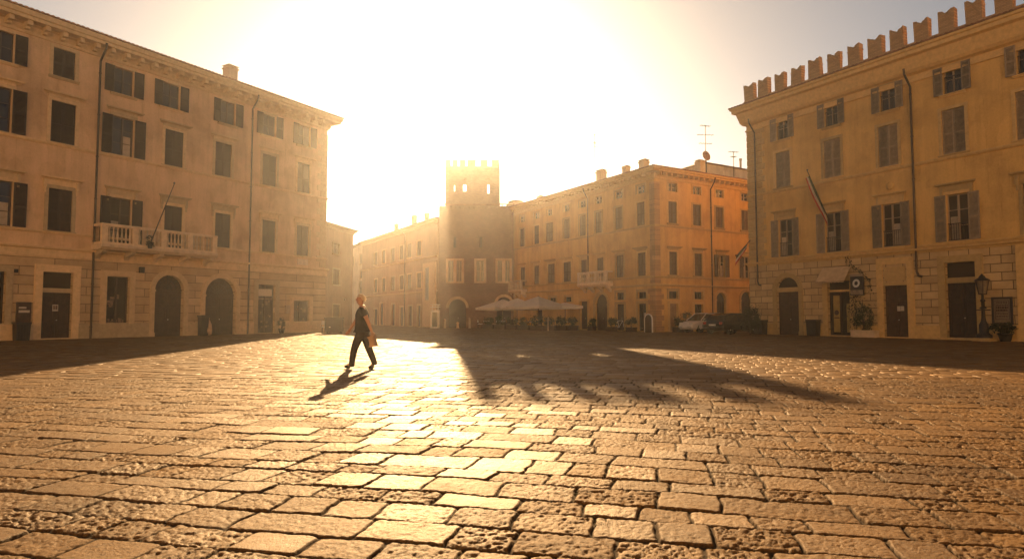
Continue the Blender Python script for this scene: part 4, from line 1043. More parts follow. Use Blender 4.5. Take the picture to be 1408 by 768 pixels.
for xa in (tx0 - .02, tx1 - .40):
    for k_ in range(3): b = MB(); b.box(xa, xa + .42, 1.1 + k_ * 1.5, 1.9 + k_ * 1.5, zt1 - .001, tz - .05); obj('merlon', b.mesh('merlon', M['brick']), FT.M, BT)
for n_, o in enumerate(tops):
    cx, w_ = (o[0] + o[1]) / 2, o[1] - o[0]; h = o[3] - o[2]; W = FT.at(cx, 0, o[2])
    b = MB(); fw = .22; x = w_ / 2
    b.box(-x - fw, -x, -.06, .3, -.15, h + fw); b.box(x, x + fw, -.06, .3, -.15, h + fw); b.box(-x, x, -.058, .3, h, h + fw); b.box(-x, x, -.09, .3, -.15, 0)
    if n_ != 1: b.box(-.16, .16, -.05, .3, 0, h)
    wn = obj('window', b.mesh('window', M['white_stone']), W, BT)
    halves = [(-x / 2 - .06, x - .2), (x / 2 + .06, x - .2)] if n_ != 1 else [(0, w_)]
    for c_, ww in halves:
        obj('sash', sash_me(ww, h - .01, M['frame'], 1), W @ T(c_, .2, 0), wn); obj('pane', quad_me('pane', ww, h, M['glass']), W @ T(c_, .25, 0), wn)
for o in slit:
    cx, w_ = (o[0] + o[1]) / 2, o[1] - o[0]; obj('window', quad_me('slit_pane', w_, o[3] - o[2], M['wood']), FT.at(cx, .3, o[2]), BT)
for o in ar:
    cx, w_ = ctr(o); b = MB(); b.archring(0, o[3] - w_ / 2, w_ / 2, w_ / 2 + .28, -.05, .1, 18); obj('arch_ring', b.mesh('arch_ring', M['stone']), FT.at(cx, 0, 0), BT); door(BT, FT, cx, 0, o[3], w_, M['wood'], True, y=.36)
b = MB()
k_ = math.tan(R(11)); o_ = .5
b.idx([(-o_, -o_, zbase), (BW + .1, -o_, zbase), (BW + .1, 10, zbase + 1.9), (-o_, 10, zbase + 1.9), (-o_, -o_, zbase + .12), (BW + .1, -o_, zbase + .12), (BW + .1, 10, zbase + 2.05), (-o_, 10, zbase + 2.05)], [(0, 3, 2, 1), (4, 5, 6, 7), (0, 1, 5, 4), (1, 2, 6, 5), (2, 3, 7, 6), (3, 0, 4, 7)])
obj('roof', b.mesh('roof', M['tile']), FT.M, BT)
b = MB()
for k_ in range(int(BW / .5)): b.box(.2 + k_ * .5, .34 + k_ * .5, -.4, 0, zbase - .2, zbase - .01)
obj('cornice', b.mesh('cornice', M['brick']), FT.M, BT)

# ================================================================== LONG PALACE BEHIND, LEFT OF THE TOWER
pend = Vector((XT(601) - .1, YT + 1.2, 0)); LP = 27.0
FP = Face(pend - dR * LP, dR); BP = thing('palace', 'long pale three-storey palace left of the brick tower', 'building', FP.M)
eP = FP.z(520, 326.5); HP = eP - .5
stP = dict(stone=M['stone'], shutter=M['sh_olive'], frame=M['frame'], fw=.12)
cols = [517, 528, 540.5, 552.5, 563, 576.5]
pops = []
def prow(ref, cs, kinds, **kw):
    w_, z_, h_, xs = rowspec(FP, ref, cs)
    for x, k_ in zip(xs, kinds): pops.append(window(BP, FP, x, z_, h_, w_, k_, stP, **kw))
    return z_
zp2 = prow((560.5, 566, 335, 354), cols, ['closed'] * 6)
zp1 = prow((560.5, 566, 377, 396.5), cols, ['closed'] * 6)
pg = [gop(FP, a, c, t_) for a, c, t_ in ((514, 519, 425), (522.5, 527, 417), (538.5, 543, 418), (550, 554.5, 422), (561.5, 566.5, 420.5), (574, 578.5, 420))]
b = MB(); b.wall(0, LP, 0, HP + .4, pops + pg); shell(b, LP, 14, 0, HP + .4)
obj('wall', b.mesh('wall', M['pl_back']), FP.M, BP)
for o in pg: cx, w_ = ctr(o); portal(BP, FP, cx, 0, o[3], w_, .14, M['stone'], proud=.04); door(BP, FP, cx, 0, o[3], w_, M['wood'], y=.16, handle=False)
zgp = FP.z(560, 402)
b = MB()
for z in (zp2 - .35, zgp): b.mold(0, LP, sc(z, .14))
b.mold(0, LP, [(.05, HP), (-.1, HP), (-.14, HP + .2), (-.4, HP + .3), (-.5, eP - .04), (.05, eP - .04)])
obj('cornice', b.mesh('cornice', M['stone']), FP.M, BP)
rf = obj('roof', hip_roof(LP, 14, eP, .55, R(14), M['tile'], .3), FP.M, BP)
for px, pt, pb, w_ in ((569.5, 295, 306, .55), (587, 292, 303, .5), (545, 307, 315, .5)):
    x, z = roof_at(FP, px, pb, 2); zt = roof_at(FP, px, pt, 2)[1]; chimney(rf, FP.at(x, 2, z - .1), w_, zt - z + .1, M['pl_pale'])
b = MB(); x0_, x1_ = FP.x(583, 5), FP.x(600, 5); b.box(x0_, x1_, -.18, .02, 0, FP.z(585, 362)); obj('buttress', b.mesh('buttress', M['stone']), FP.M, BP)
x, zt = FP.hit(589.5, 364); b = MB(); b.box(x - .45, x + .45, -.2, -.19, 3.0, FP.z(589, 368)); obj('recess', b.mesh('recess', M['wood']), FP.M, BP)
downpipe(BP, FP, FP.x(557.5, 6), 0, HP, r=.06)

# unseen palazzi added behind the viewer to throw warm light on the shaded facades
for n_, (xa, L_, h_, y_, mt, lb) in enumerate(((-52, 40, 17.5, -22, 'pl_pale', 'long sunlit pale palazzo added unseen behind the viewer for bounce light'), (-10, 26, 19, -24, 'pl_pale', 'tall sunlit beige palazzo added unseen in the middle behind the viewer for bounce light'), (18, 34, 16.5, -21, 'pl_pale', 'lower sunlit palazzo added unseen at the right behind the viewer for bounce light'))):
    F = Face((xa + L_, y_), (-1, 0)); root = thing('palazzo', lb, 'building', F.M); wops = []; b = MB()
    for z in (4.9, 9.0, 12.8):
        for k_ in range(int(L_ / 3.4)): x = 1.7 + k_ * 3.4; wops.append((x - .55, x + .55, z, z + 1.9))
    b.wall(0, L_, 0, h_, wops); shell(b, L_, 12, 0, h_); obj('wall', b.mesh('wall', M[mt]), F.M, root)
    sm = shutter_me(1.1, 1.89, M['sh_olive'])
    for o in wops: obj('shutter', sm, F.at(o[0], .1, o[2]), root)
    b = MB(); b.mold(0, L_, [(.05, h_ - .6), (-.15, h_ - .6), (-.6, h_ - .2), (-.6, h_), (.05, h_)]); obj('cornice', b.mesh('cornice', M['stone']), F.M, root)
    obj('roof', hip_roof(L_, 12, h_ + .05, .7, R(15), M['tile'], .4), F.M, root)

# lower houses farther back
e2_ = P(480, 336, 96).z
FB = Face(FP.o - dR * 14.0 + FP.n * .6, dR); BB = thing('house', 'low pale house at the far end of the street beyond the long palace', 'building', FB.M)
bops = []
for ref, cs in (((489, 494.5, 351, 364), [484, 497.5, 503]), ((478, 482.5, 374, 385), [480.5, 498]), ((494.5, 500.5, 387, 403), [481, 497])):
    w_, z_, h_, xs = rowspec(FB, ref, cs)
    for x in xs: bops.append(window(BB, FB, x, z_, h_, max(.7, w_), 'closed', stP))
b = MB(); b.wall(0, 14, 0, e2_ - .3, bops); shell(b, 14, 10, 0, e2_ - .3); obj('wall', b.mesh('wall', M['pl_pale']), FB.M, BB)
obj('roof', hip_roof(14, 10, e2_, .5, R(15), M['tile'], .4), FB.M, BB)
cA = G(484, 449.3); dA = Vector((900 - CX, FPX, 0)).normalized(); LA = 16
FA = Face(cA - dA * LA, dA); BA = thing('house', 'narrow three-storey house peeping out behind the right end of the beige palazzo', 'building', FA.M)
eA = P(483, 317.5, cA.y).z; aops = []
for ref in ((458, 466.5, 335, 349), (457, 466, 370, 391), (457.5, 466.5, 417, 448.3)):
    w_, z_, h_, xs = rowspec(FA, ref, [462]); aops.append(window(BA, FA, xs[0], z_ if ref[3] < 445 else 0, h_, w_, 'closed', stP, sill=ref[3] < 445))
b = MB(); b.wall(0, LA, 0, eA - .3, aops); shell(b, LA, 10, 0, eA - .3); obj('wall', b.mesh('wall', M['pl_back']), FA.M, BA)
b = MB(); b.mold(0, LA, [(.05, eA - .5), (-.1, eA - .5), (-.2, eA - .3), (-.5, eA - .2), (-.55, eA - .05), (.05, eA - .05)]); obj('cornice', b.mesh('cornice', M['stone']), FA.M, BA)
obj('roof', hip_roof(LA, 10, eA, .6, R(15), M['tile'], .3), FA.M, BA)
x, z = FA.hit(468, 413); b = MB(); b.tube((x, 0, z + .3), (x, -.5, z + .35), .02, n=5); b.lathe([(.04, .3), (.13, .22), (.10, .02), (.04, -.02)], (x, -.5, z), 8); obj('wall_lamp', b.mesh('wall_lamp', M['frame']), FA.M, BA)

# ================================================================== PERSON
def skin_mesh(name, joints, edges, root, mat, sub=2, smooth=True):
    names = list(joints); me = bpy.data.meshes.new(name)
    me.from_pydata([joints[n][0] for n in names], [(names.index(a), names.index(c)) for a, c in edges], [])
    o = bpy.data.objects.new(name, me); C.objects.link(o)
    o.modifiers.new('skin', 'SKIN')
    if not me.skin_vertices: me.attributes.new('skin', 'FLOAT', 'POINT')
    for i_, n in enumerate(names):
        r = joints[n][1]; sv = me.skin_vertices[0].data[i_]; sv.radius = (r, r) if not isinstance(r, tuple) else r
        sv.use_root = (n == root)
    o.modifiers['skin'].use_smooth_shade = smooth
    sb = o.modifiers.new('sub', 'SUBSURF'); sb.levels = sub; sb.render_levels = sub
    dg = bpy.context.evaluated_depsgraph_get(); ev = o.evaluated_get(dg); m2 = bpy.data.meshes.new_from_object(ev)
    m2.name = name; m2.materials.clear(); m2.materials.append(mat)
    for p_ in m2.polygons: p_.use_smooth = smooth
    bpy.data.objects.remove(o); return m2
def join_meshes(name, mes, mats):
    b = MB()
    for me, mi_ in mes: b.idx([v_.co for v_ in me.vertices], [tuple(p_.vertices) for p_ in me.polygons], mi_, True)
    return b.mesh(name, mats)
gp = G(497, 506.5)
PW = T(gp.x, gp.y, 0)
man = thing('person', 'person in dark T-shirt and trousers striding across the sunlit paving with a tan bag', 'person', PW)
yn = -1          # the near side faces the camera
def grow(d, k): return {n_: (p_, tuple(x * k for x in r) if isinstance(r, tuple) else r * k) for n_, (p_, r) in d.items()}
J = dict(pelvis=((.01, 0, .93), (.10, .075)), spine=((.005, 0, 1.10), (.10, .075)), chest=((.0, 0, 1.28), (.13, .095)), nbase=((.0, 0, 1.43), (.085, .075)), neck=((-.02, 0, 1.50), .056),
         skull0=((-.055, 0, 1.565), (.078, .07)), skull1=((-.05, 0, 1.645), (.108, .094)), skull2=((-.04, 0, 1.72), (.085, .075)),
         sn=((.04, -.17, 1.41), .062), en=((.19, -.22, 1.12), .043), wn=((.27, -.20, .90), .030), pn=((.285, -.195, .84), (.036, .026)),
         sf=((-.03, .17, 1.41), .062), ef=((-.20, .21, 1.13), .043), wf=((-.32, .17, .93), .030), pf=((-.365, .165, .875), (.036, .026)),
         hn=((.0, -.09, .87), .088), kn=((-.155, -.09, .49), .06), an=((-.215, -.09, .115), .043), tn=((-.33, -.09, .055), .035),
         hf=((.03, .09, .87), .088), kf=((.15, .09, .47), .06), af=((.29, .09, .14), .043), tf=((.20, .09, .035), .035))
E = [('pelvis', 'spine'), ('spine', 'chest'), ('chest', 'nbase'), ('nbase', 'neck'), ('neck', 'skull0'), ('skull0', 'skull1'), ('skull1', 'skull2'), ('nbase', 'sn'), ('sn', 'en'), ('en', 'wn'), ('wn', 'pn'), ('nbase', 'sf'), ('sf', 'ef'), ('ef', 'wf'), ('wf', 'pf'),
     ('pelvis', 'hn'), ('hn', 'kn'), ('kn', 'an'), ('an', 'tn'), ('pelvis', 'hf'), ('hf', 'kf'), ('kf', 'af'), ('af', 'tf')]
parts = [(skin_mesh('body', grow(J, 1.12), E, 'pelvis', M['skin']), 0)]
def fingers(palm, wrist, side, curl):
    p0, w0 = Vector(palm), Vector(wrist); d_ = (p0 - w0).normalized(); lat = Vector((0, 1, 0)).cross(d_).normalized(); nrm = d_.cross(lat)
    out = []
    for k_, (ln, offv) in enumerate(((.075, -.027), (.085, -.009), (.08, .009), (.06, .026))):
        a = p0 + lat * offv; p1 = a + d_ * .03; p2 = p1 + (d_ * math.cos(curl) + nrm * side * math.sin(curl)) * ln * .45; p3 = p2 + (d_ * math.cos(curl * 2) + nrm * side * math.sin(curl * 2)) * ln * .45
        out.append(skin_mesh('finger', dict(a=(a, .011), b=(p1, .0105), c=(p2, .0095), d=(p3, .008)), [('a', 'b'), ('b', 'c'), ('c', 'd')], 'a', M['skin'], 1))
    t0 = w0.lerp(p0, .6) - lat * .02; t1 = t0 - lat * .035 + d_ * .03; t2 = t1 + d_ * .035 + nrm * side * .012
    out.append(skin_mesh('thumb', dict(a=(t0, .013), b=(t1, .011), c=(t2, .009)), [('a', 'b'), ('b', 'c')], 'a', M['skin'], 1))
    return [(m_, 0) for m_ in out]
parts += fingers(J['pn'][0], J['wn'][0], 1, 1.2) + fingers(J['pf'][0], J['wf'][0], -1, .4)
b = MB()
b.lathe([(.002, -.012), (.014, -.006), (.017, .01), (.010, .035), (.004, .05)], n=8, M=T(-.142, 0, 1.615) @ Matrix.Rotation(R(-14), 4, 'Y'))      # nose
for sy in (-1, 1): b.lathe([(.004, -.012), (.022, -.008), (.03, 0), (.02, .01), (.004, .012)], n=10, M=T(-.03, sy * .078, 1.63) @ Matrix.Rotation(math.pi / 2, 4, 'X') @ Matrix.Diagonal((.7, 1.1, 1, 1)))
b.box(-.137, -.125, -.022, .022, 1.566, 1.574, 1); b.box(-.133, -.118, -.019, .019, 1.576, 1.581, 1)
for sy in (-1, 1):
    b.lathe([(.002, -.01), (.011, -.004), (.011, .004), (.002, .01)], n=8, m=2, M=T(-.128, sy * .033, 1.645)); b.box(-.138, -.12, sy * .033 - .02, sy * .033 + .02, 1.664, 1.671, 3)
fm = b.mesh('face', [M['skin'], M['red'], M['black'], M['hair']])
bodyme = join_meshes('body', parts, [M['skin'], M['red'], M['black'], M['hair']])
bb = MB(); bb.idx([v_.co for v_ in bodyme.vertices], [tuple(p_.vertices) for p_ in bodyme.polygons], 0, True)
for p_ in fm.polygons: bb.idx([fm.vertices[i_].co for i_ in p_.vertices], [tuple(range(len(p_.vertices)))], p_.material_index, True)
obj('body', bb.mesh('body', [M['skin'], M['red'], M['black'], M['hair']]), PW, man)
hair = MB(); rd = random.Random(2)
hc = Vector((-.03, 0, 1.66))
nth, nph = 14, 20
vs = []
for a in range(nth + 1):
    th_ = math.pi * .60 * a / nth
    for c in range(nph):
        ph = 2 * math.pi * c / nph; front = max(0, -math.cos(ph)); lim = 1 - .5 * front
        t_ = th_ * lim; rr = 1 + .07 * mnoise.noise(Vector((math.cos(ph) * 3, math.sin(ph) * 3, t_ * 4)))
        vs.append((hc.x + (.106 - .006 * a / nth) * rr * math.sin(t_) * math.cos(ph), (.093 - .006 * a / nth) * rr * math.sin(t_) * math.sin(ph), hc.z + .108 * rr * math.cos(t_) + (.0)))
hair.idx(vs, [(a * nph + c, (a + 1) * nph + c, (a + 1) * nph + (c + 1) % nph, a * nph + (c + 1) % nph) for a in range(nth) for c in range(nph)], 0, True)
for _ in range(380):
    ph = rd.uniform(0, 2 * math.pi); front = max(0, -math.cos(ph)); t_ = math.acos(1 - rd.random() * (1 - math.cos(math.pi * .62))) * (1 - .5 * front)
    n_ = Vector((.106 * math.sin(t_) * math.cos(ph), .093 * math.sin(t_) * math.sin(ph), .108 * math.cos(t_))); tip = n_ * 1.1 + Vector((rd.gauss(.008, .012), rd.gauss(0, .012), -.02 - rd.random() * .02)); s_ = n_.orthogonal().normalized() * .006
    hair.face([hc + n_ * .98 - s_, hc + n_ * .98 + s_, hc + tip])
obj('hair', hair.mesh('hair', M['hair']), PW, man)
sh = dict(hip=((.012, 0, .80), (.165, .15)), hip2=((.012, 0, .90), (.175, .16)), waist=((.005, 0, 1.06), (.175, .15)), chest=((.0, 0, 1.27), (.185, .15)), top=((.0, 0, 1.415), (.10, .088)), col=((-.01, 0, 1.46), (.07, .066)),
          sn=((.04, -.17, 1.405), .079), bn=((.10, -.20, 1.27), .066), cn=((.115, -.205, 1.23), .064), sf=((-.03, .17, 1.405), .079), bf=((-.105, .195, 1.275), .066), cf=((-.12, .2, 1.24), .064))
obj('shirt', skin_mesh('shirt', grow(sh, 1.16), [('hip', 'hip2'), ('hip2', 'waist'), ('waist', 'chest'), ('chest', 'top'), ('top', 'col'), ('top', 'sn'), ('sn', 'bn'), ('bn', 'cn'), ('top', 'sf'), ('sf', 'bf'), ('bf', 'cf')], 'waist', M['shirt']), PW, man)
tr = dict(w=((.01, 0, 1.02), (.15, .12)), p=((.012, 0, .88), (.142, .118)), hn=((-.005, -.085, .83), .102), mn=((-.085, -.09, .66), .088), kn=((-.155, -.09, .48), .074), cn=((-.19, -.09, .28), .066), an=((-.21, -.09, .12), .060), an2=((-.214, -.09, .04), .058),
          hf=((.035, .085, .83), .102), mf=((.09, .09, .66), .088), kf=((.15, .09, .47), .074), cf=((.225, .09, .29), .066), af=((.285, .09, .14), .060), af2=((.30, .09, .07), .058))
obj('trousers', skin_mesh('trousers', grow(tr, 1.2), [('w', 'p'), ('p', 'hn'), ('hn', 'mn'), ('mn', 'kn'), ('kn', 'cn'), ('cn', 'an'), ('an', 'an2'), ('p', 'hf'), ('hf', 'mf'), ('mf', 'kf'), ('kf', 'cf'), ('cf', 'af'), ('af', 'af2')], 'p', M['trouser']), PW, man)
s1 = dict(h=((-.19, -.09, .045), .045), m=((-.28, -.09, .052), .045), t=((-.385, -.09, .068), (.036, .030)), k=((-.21, -.09, .10), .05))
s2 = dict(h=((.315, .09, .075), .045), m=((.24, .09, .042), .043), t=((.145, .09, .026), (.036, .026)), k=((.295, .09, .12), .05))
for s_ in (s1, s2): obj('shoe', skin_mesh('shoe', grow(s_, 1.25), [('h', 'm'), ('m', 't'), ('h', 'k')], 'h', M['shoe']), PW, man)
b = MB(); b.box(-.06, .06, -.003, .003, -.02, .02)
obj('shirt_print', b.mesh('shirt_print', M['print']), PW @ T(-.06, -.132, 1.285) @ RZ(R(-20)), man)
# the bag hangs from the near hand
bagW = PW @ T(.295, -.205, .0)
bag = thing('bag', 'soft tan bag carried in the hand of the walking person', 'bag', bagW)
bj = dict(e=((-.02, 0, .82), (.075, .035)), a=((-.005, 0, .75), (.13, .06)), c=((.02, 0, .66), (.17, .085)), d=((.03, 0, .59), (.15, .075)))
obj('bag_body', skin_mesh('bag_body', bj, [('e', 'a'), ('a', 'c'), ('c', 'd')], 'c', M['bag']), bagW, bag)
b = MB()
for y_ in (-.02, .02): b.pipe([(-.06, y_, .79), (-.035, y_ * .5, .835), (-.005, 0, .845), (.03, y_ * .5, .835), (.06, y_, .79)], .008, 6)
obj('handles', b.mesh('handles', M['bag']), bagW, bag)

# ================================================================== CARS
def car(label, W, paint, L=4.1, wid=1.72, h=1.48):
    c = thing('parked_car', label, 'car', W, 'cars parked at the mouth of the side street')
    # x forward (+x = front), y left, z up; lower body lofted from sections
    b = MB(); xs_ = [-L / 2, -L / 2 + .08, -L * .36, -.1 * L, .2 * L, .33 * L, L / 2 - .12, L / 2]
    top = [.72, .86, .93, .92, .90, .86, .72, .56]; hw = [.80, .84, .86, .86, .86, .85, .80, .70]; lo = [.36, .28, .22, .20, .20, .22, .26, .34]
    v = []
    for x, t_, w_, l_ in zip(xs_, top, hw, lo):
        w_ = w_ * wid / 1.72
        v += [(x, -w_ * .9, l_), (x, -w_, l_ + .14), (x, -w_ * .99, (t_ + l_) / 2 + .1), (x, -w_ * .92, t_ - .04), (x, -w_ * .82, t_), (x, w_ * .82, t_), (x, w_ * .92, t_ - .04), (x, w_ * .99, (t_ + l_) / 2 + .1), (x, w_, l_ + .14), (x, w_ * .9, l_)]
    n = 10; f = []
    for k_ in range(len(xs_) - 1):
        for i_ in range(n): j = (i_ + 1) % n; f.append((k_ * n + i_, k_ * n + j, (k_ + 1) * n + j, (k_ + 1) * n + i_))
    f += [tuple(range(n - 1, -1, -1)), tuple(range((len(xs_) - 1) * n, len(xs_) * n))]
    b.idx(v, f, 0, False)
    # roof and pillars
    hwr = .60 * wid / 1.72; hwb = .80 * wid / 1.72
    pr = [(-L * .46, .90), (-L * .36, h - .16), (-L * .18, h), (L * .06, h), (L * .14, h - .06), (L * .30, .90)]
    roofp = pr[1:5]
    b.idx([(x, s_ * hwr, z) for x, z in roofp for s_ in (-1, 1)], [(0, 2, 3, 1), (2, 4, 5, 3), (4, 6, 7, 5)])
    b.idx([(x, s_ * hwr * .98, z - .04) for x, z in roofp for s_ in (-1, 1)], [(1, 3, 2, 0), (3, 5, 4, 2), (5, 7, 6, 4)])
    for s_ in (-1, 1):
        for a, c_ in (((pr[0][0], s_ * hwb, .90), (pr[1][0], s_ * hwr, pr[1][1] - .02)), ((pr[5][0], s_ * hwb, .90), (pr[4][0], s_ * hwr, pr[4][1] - .01)), ((-L * .06, s_ * hwb, .92), (-L * .06, s_ * hwr, h - .03))):
            b.tube(a, c_, .04, n=6)
        b.tube((pr[1][0], s_ * hwr, pr[1][1]), (pr[4][0], s_ * hwr, pr[4][1]), .03, n=6)
    obj('body', b.mesh('body', paint), W, c)
    def glass(name, pts): b2 = MB(); b2.face(pts); obj(name, b2.mesh(name, M['glass']), W, c)
    glass('windscreen', [(pr[5][0], -hwb, .905), (pr[5][0], hwb, .905), (pr[4][0], hwr, pr[4][1]), (pr[4][0], -hwr, pr[4][1])])
    glass('rear_window', [(pr[0][0], hwb, .905), (pr[0][0], -hwb, .905), (pr[1][0], -hwr, pr[1][1]), (pr[1][0], hwr, pr[1][1])])
    for s_ in (-1, 1):
        glass('side_window', [(pr[0][0], s_ * hwb, .91), (-L * .06, s_ * hwb, .91), (-L * .06, s_ * hwr, h - .03), (pr[1][0], s_ * hwr, pr[1][1] - .02)])
        glass('side_window', [(-L * .06, s_ * hwb, .91), (pr[5][0], s_ * hwb, .91), (pr[4][0], s_ * hwr, pr[4][1] - .02), (-L * .06, s_ * hwr, h - .03)])
    wme = cached('tyre', lambda: (lambda q_: (q_.lathe([(.2, -.1), (.30, -.1), (.32, -.06), (.32, .06), (.30, .1), (.2, .1)], n=20, M=Matrix.Rotation(math.pi / 2, 4, 'X')), q_.mesh('wheel', M['tyre']))[1])(MB()))
    def rim_():
        q_ = MB(); q_.lathe([(.02, -.105), (.06, -.11), (.06, -.09), (.19, -.085), (.205, -.105), (.205, .105), (.19, .085), (.06, .09), (.06, .11), (.02, .105)], n=20, M=Matrix.Rotation(math.pi / 2, 4, 'X')); return q_.mesh('rim', M['chrome'])
    for x in (-L * .31, L * .31):
        for s_ in (-1, 1):
            Ww = W @ T(x, s_ * wid * .43, .32); wo = obj('wheel', wme, Ww, c); obj('rim', cached('rim', rim_), Ww, wo)
    for s_ in (-1, 1):
        b = MB(); b.bbox(L / 2 - .2, L / 2 - .03, s_ * .56 - .14, s_ * .56 + .14, .60, .76, .03); obj('headlight', b.mesh('headlight', M['lamp_clear']), W, c)
        b = MB(); b.bbox(-L / 2 - .02, -L / 2 + .14, s_ * .64 - .12, s_ * .64 + .12, .66, .84, .03); obj('taillight', b.mesh('taillight', M['lamp_red']), W, c)
        b = MB(); b.bbox(L * .22, L * .22 + .14, s_ * (wid / 2 + .06) - .07, s_ * (wid / 2 + .06) + .07, .92, 1.06, .02); obj('mirror', b.mesh('mirror', paint), W, c)
    b = MB(); b.bbox(L / 2 - .06, L / 2 + .04, -.7, .7, .34, .48, .03); obj('bumper', b.mesh('bumper', paint), W, c)
    b = MB(); b.bbox(-L / 2 - .05, -L / 2 + .05, -.74, .74, .36, .52, .03); obj('bumper', b.mesh('bumper', paint), W, c)
    b = MB(); b.box(-L / 2 - .03, -L / 2 + .04, -.26, .26, .58, .69); obj('number_plate', b.mesh('number_plate', M['white']), W, c)
    b = MB(); b.box(L / 2 - .02, L / 2 + .055, -.26, .26, .38, .48); obj('number_plate', b.mesh('number_plate', M['white']), W, c)
    return c
ang = math.atan2(FM.n.y, FM.n.x)
a_, c_ = G(961, 457.2), G(1000, 459)
q1 = FM2.at(3.4, -1.5, 0).translation
car('silver hatchback parked nose out against the orange corner house', T(G(962, 457.4).x + .9, G(962, 457.4).y + 1.2, 0) @ RZ(ang + math.pi - .12), M['carp_s'])
car('dark car parked in front of the silver hatchback with its red tail lamp showing', T(G(979, 459.6).x + 1.75, G(979, 459.6).y + 1.3, 0) @ RZ(ang + .1), M['carp_d'], 4.2, 1.74, 1.44)

# ================================================================== PLANTS, BINS, STREET FURNITURE
def shrub(label, W, rad, h, group=None, n=900, mat='leaf_d', pot=None, seed=3, name='shrub', size=.07, clumps=16):
    t_ = thing(name, label, 'plant', W, group)
    b = MB(); base_z = 0 if pot is None else pot[2] * .85
    leaf_cloud(b, (0, 0, base_z + h / 2), (rad, rad * .9, h / 2), n, size, 0, clumps, seed, lo=base_z + .02)
    obj('foliage', b.mesh('foliage', M[mat]), W, t_)
    b = MB()
    rd = random.Random(seed)
    for _ in range(5): b.tube((rd.uniform(-.06, .06), rd.uniform(-.06, .06), base_z - .02), (rd.uniform(-rad, rad) * .5, rd.uniform(-rad, rad) * .5, base_z + h * rd.uniform(.5, .85)), .02, .008, 5)
    obj('stem', b.mesh('stem', M['wood']), W, t_)
    if pot:
        b = MB()
        if pot[0] == 'box': b.bbox(-pot[1], pot[1], -pot[3], pot[3], 0, pot[2], .02); b.box(-pot[1] - .02, pot[1] + .02, -pot[3] - .02, pot[3] + .02, pot[2] - .07, pot[2] + .002)
        else: b.lathe([(pot[1] * .7, 0), (pot[1], pot[2] - .06), (pot[1] * 1.1, pot[2] - .05), (pot[1] * 1.1, pot[2]), (pot[1] * .9, pot[2]), (pot[1] * .85, pot[2] - .05)], n=14)
        obj('pot', b.mesh('pot', M[pot[4] if len(pot) > 4 else 'terracotta']), W, t_)
    return t_
def bin_(label, W, w_, d_, h, mat='black', lid=True, group=None):
    t_ = thing('litter_bin', label, 'bin', W, group); b = MB()
    t = .9
    v = []
    for z, k_ in ((0, t), (h * .9, 1)): v += [(-w_ / 2 * k_, -d_ / 2 * k_, z), (w_ / 2 * k_, -d_ / 2 * k_, z), (w_ / 2 * k_, d_ / 2 * k_, z), (-w_ / 2 * k_, d_ / 2 * k_, z)]
    b.idx(v, [(3, 2, 1, 0), (4, 5, 6, 7)] + [(i_, (i_ + 1) % 4, 4 + (i_ + 1) % 4, 4 + i_) for i_ in range(4)])
    for k_ in range(5): x = -w_ * .4 + w_ * .8 * k_ / 4; b.box(x - .015, x + .015, -d_ / 2 - .012, -d_ / 2 * .9, .06, h * .86)
    obj('bin_body', b.mesh('bin_body', M[mat]), W, t_)
    b = MB(); b.bbox(-w_ / 2 - .03, w_ / 2 + .03, -d_ / 2 - .03, d_ / 2 + .03, h * .9 + .002, h, .015); obj('lid', b.mesh('lid', M[mat]), W, t_)
    return t_
def onF(F, px, y, py=455, rot=True):
    x, _ = F.hit(px, py); F2 = Face(F.o + F.n * y, F.d); x = F2.hit(px, py)[0]; return F2.at(x, 0, 0)
# right side
W = onF(FR, 1045.5, -.55); bin_('dark street bin at the corner of the ochre palazzo beside a bush', W, .72, .6, .98)
W = onF(FR, 1118.5, -.5); bin_('dark street bin between the arched door and the awning of the ochre palazzo', W, .68, .5, 1.02)
W = T(G(1031, 460).x, G(1031, 460).y, 0); shrub('tall dark bush standing at the corner between the dark car and the ochre palazzo', W, .62, 2.0, n=2200, seed=5, clumps=20)
W = onF(FR, 1189, -.45); shrub('leafy shrub in a long pale stone planter under the square sign', W, .62, 1.75, n=1100, mat='leaf', pot=('box', .72, .42, .26, 'white_stone'), seed=8, clumps=16, size=.06)
W = onF(FR, 1382, -.5); shrub('low spreading plant in a dark pot under the framed poster', W, .62, .75, n=700, pot=('round', .3, .4, 0, 'black'), seed=9, clumps=12, size=.07)
def vine(label, F, pts, n, seed, spread=.16):
    p0 = F.hit(*pts[0]); W = F.at(p0[0], 0, p0[1]); t_ = thing('climbing_vine', label, 'plant', W); b = MB(); b2 = MB(); rd = random.Random(seed)
    loc = [(F.hit(*p)[0] - p0[0], F.hit(*p)[1] - p0[1]) for p in pts]
    b2.pipe([(x, -.07, z) for x, z in loc], .014, 5)
    for (xa, za), (xb, zb_) in zip(loc, loc[1:]):
        for _ in range(n):
            u_ = rd.random(); c = Vector((xa + (xb - xa) * u_ + rd.gauss(0, spread), -.1 - abs(rd.gauss(0, .07)), za + (zb_ - za) * u_ + rd.gauss(0, spread)))
            a = Vector((rd.gauss(0, 1), rd.gauss(0, .6), rd.gauss(0, 1))).normalized(); t2 = a.orthogonal().normalized() * .5; s_ = rd.uniform(.035, .075); b.face([c - a * s_, c + t2 * s_, c + a * s_, c - t2 * s_])
    obj('stem', b2.mesh('stem', M['wood']), W, t_); obj('foliage', b.mesh('foliage', M['leaf_d']), W, t_)
vine('thin climbing vine hanging from the ledge over the awning and round the square sign', FRg, [(1166, 352), (1172, 364), (1184, 374), (1196, 384), (1199, 400)], 26, 3, .1)
vine('straggly climbing vine beside the glazed door above the stone planter', FRg, [(1176, 448), (1178, 428), (1174, 412), (1181, 400)], 75, 4, .2)
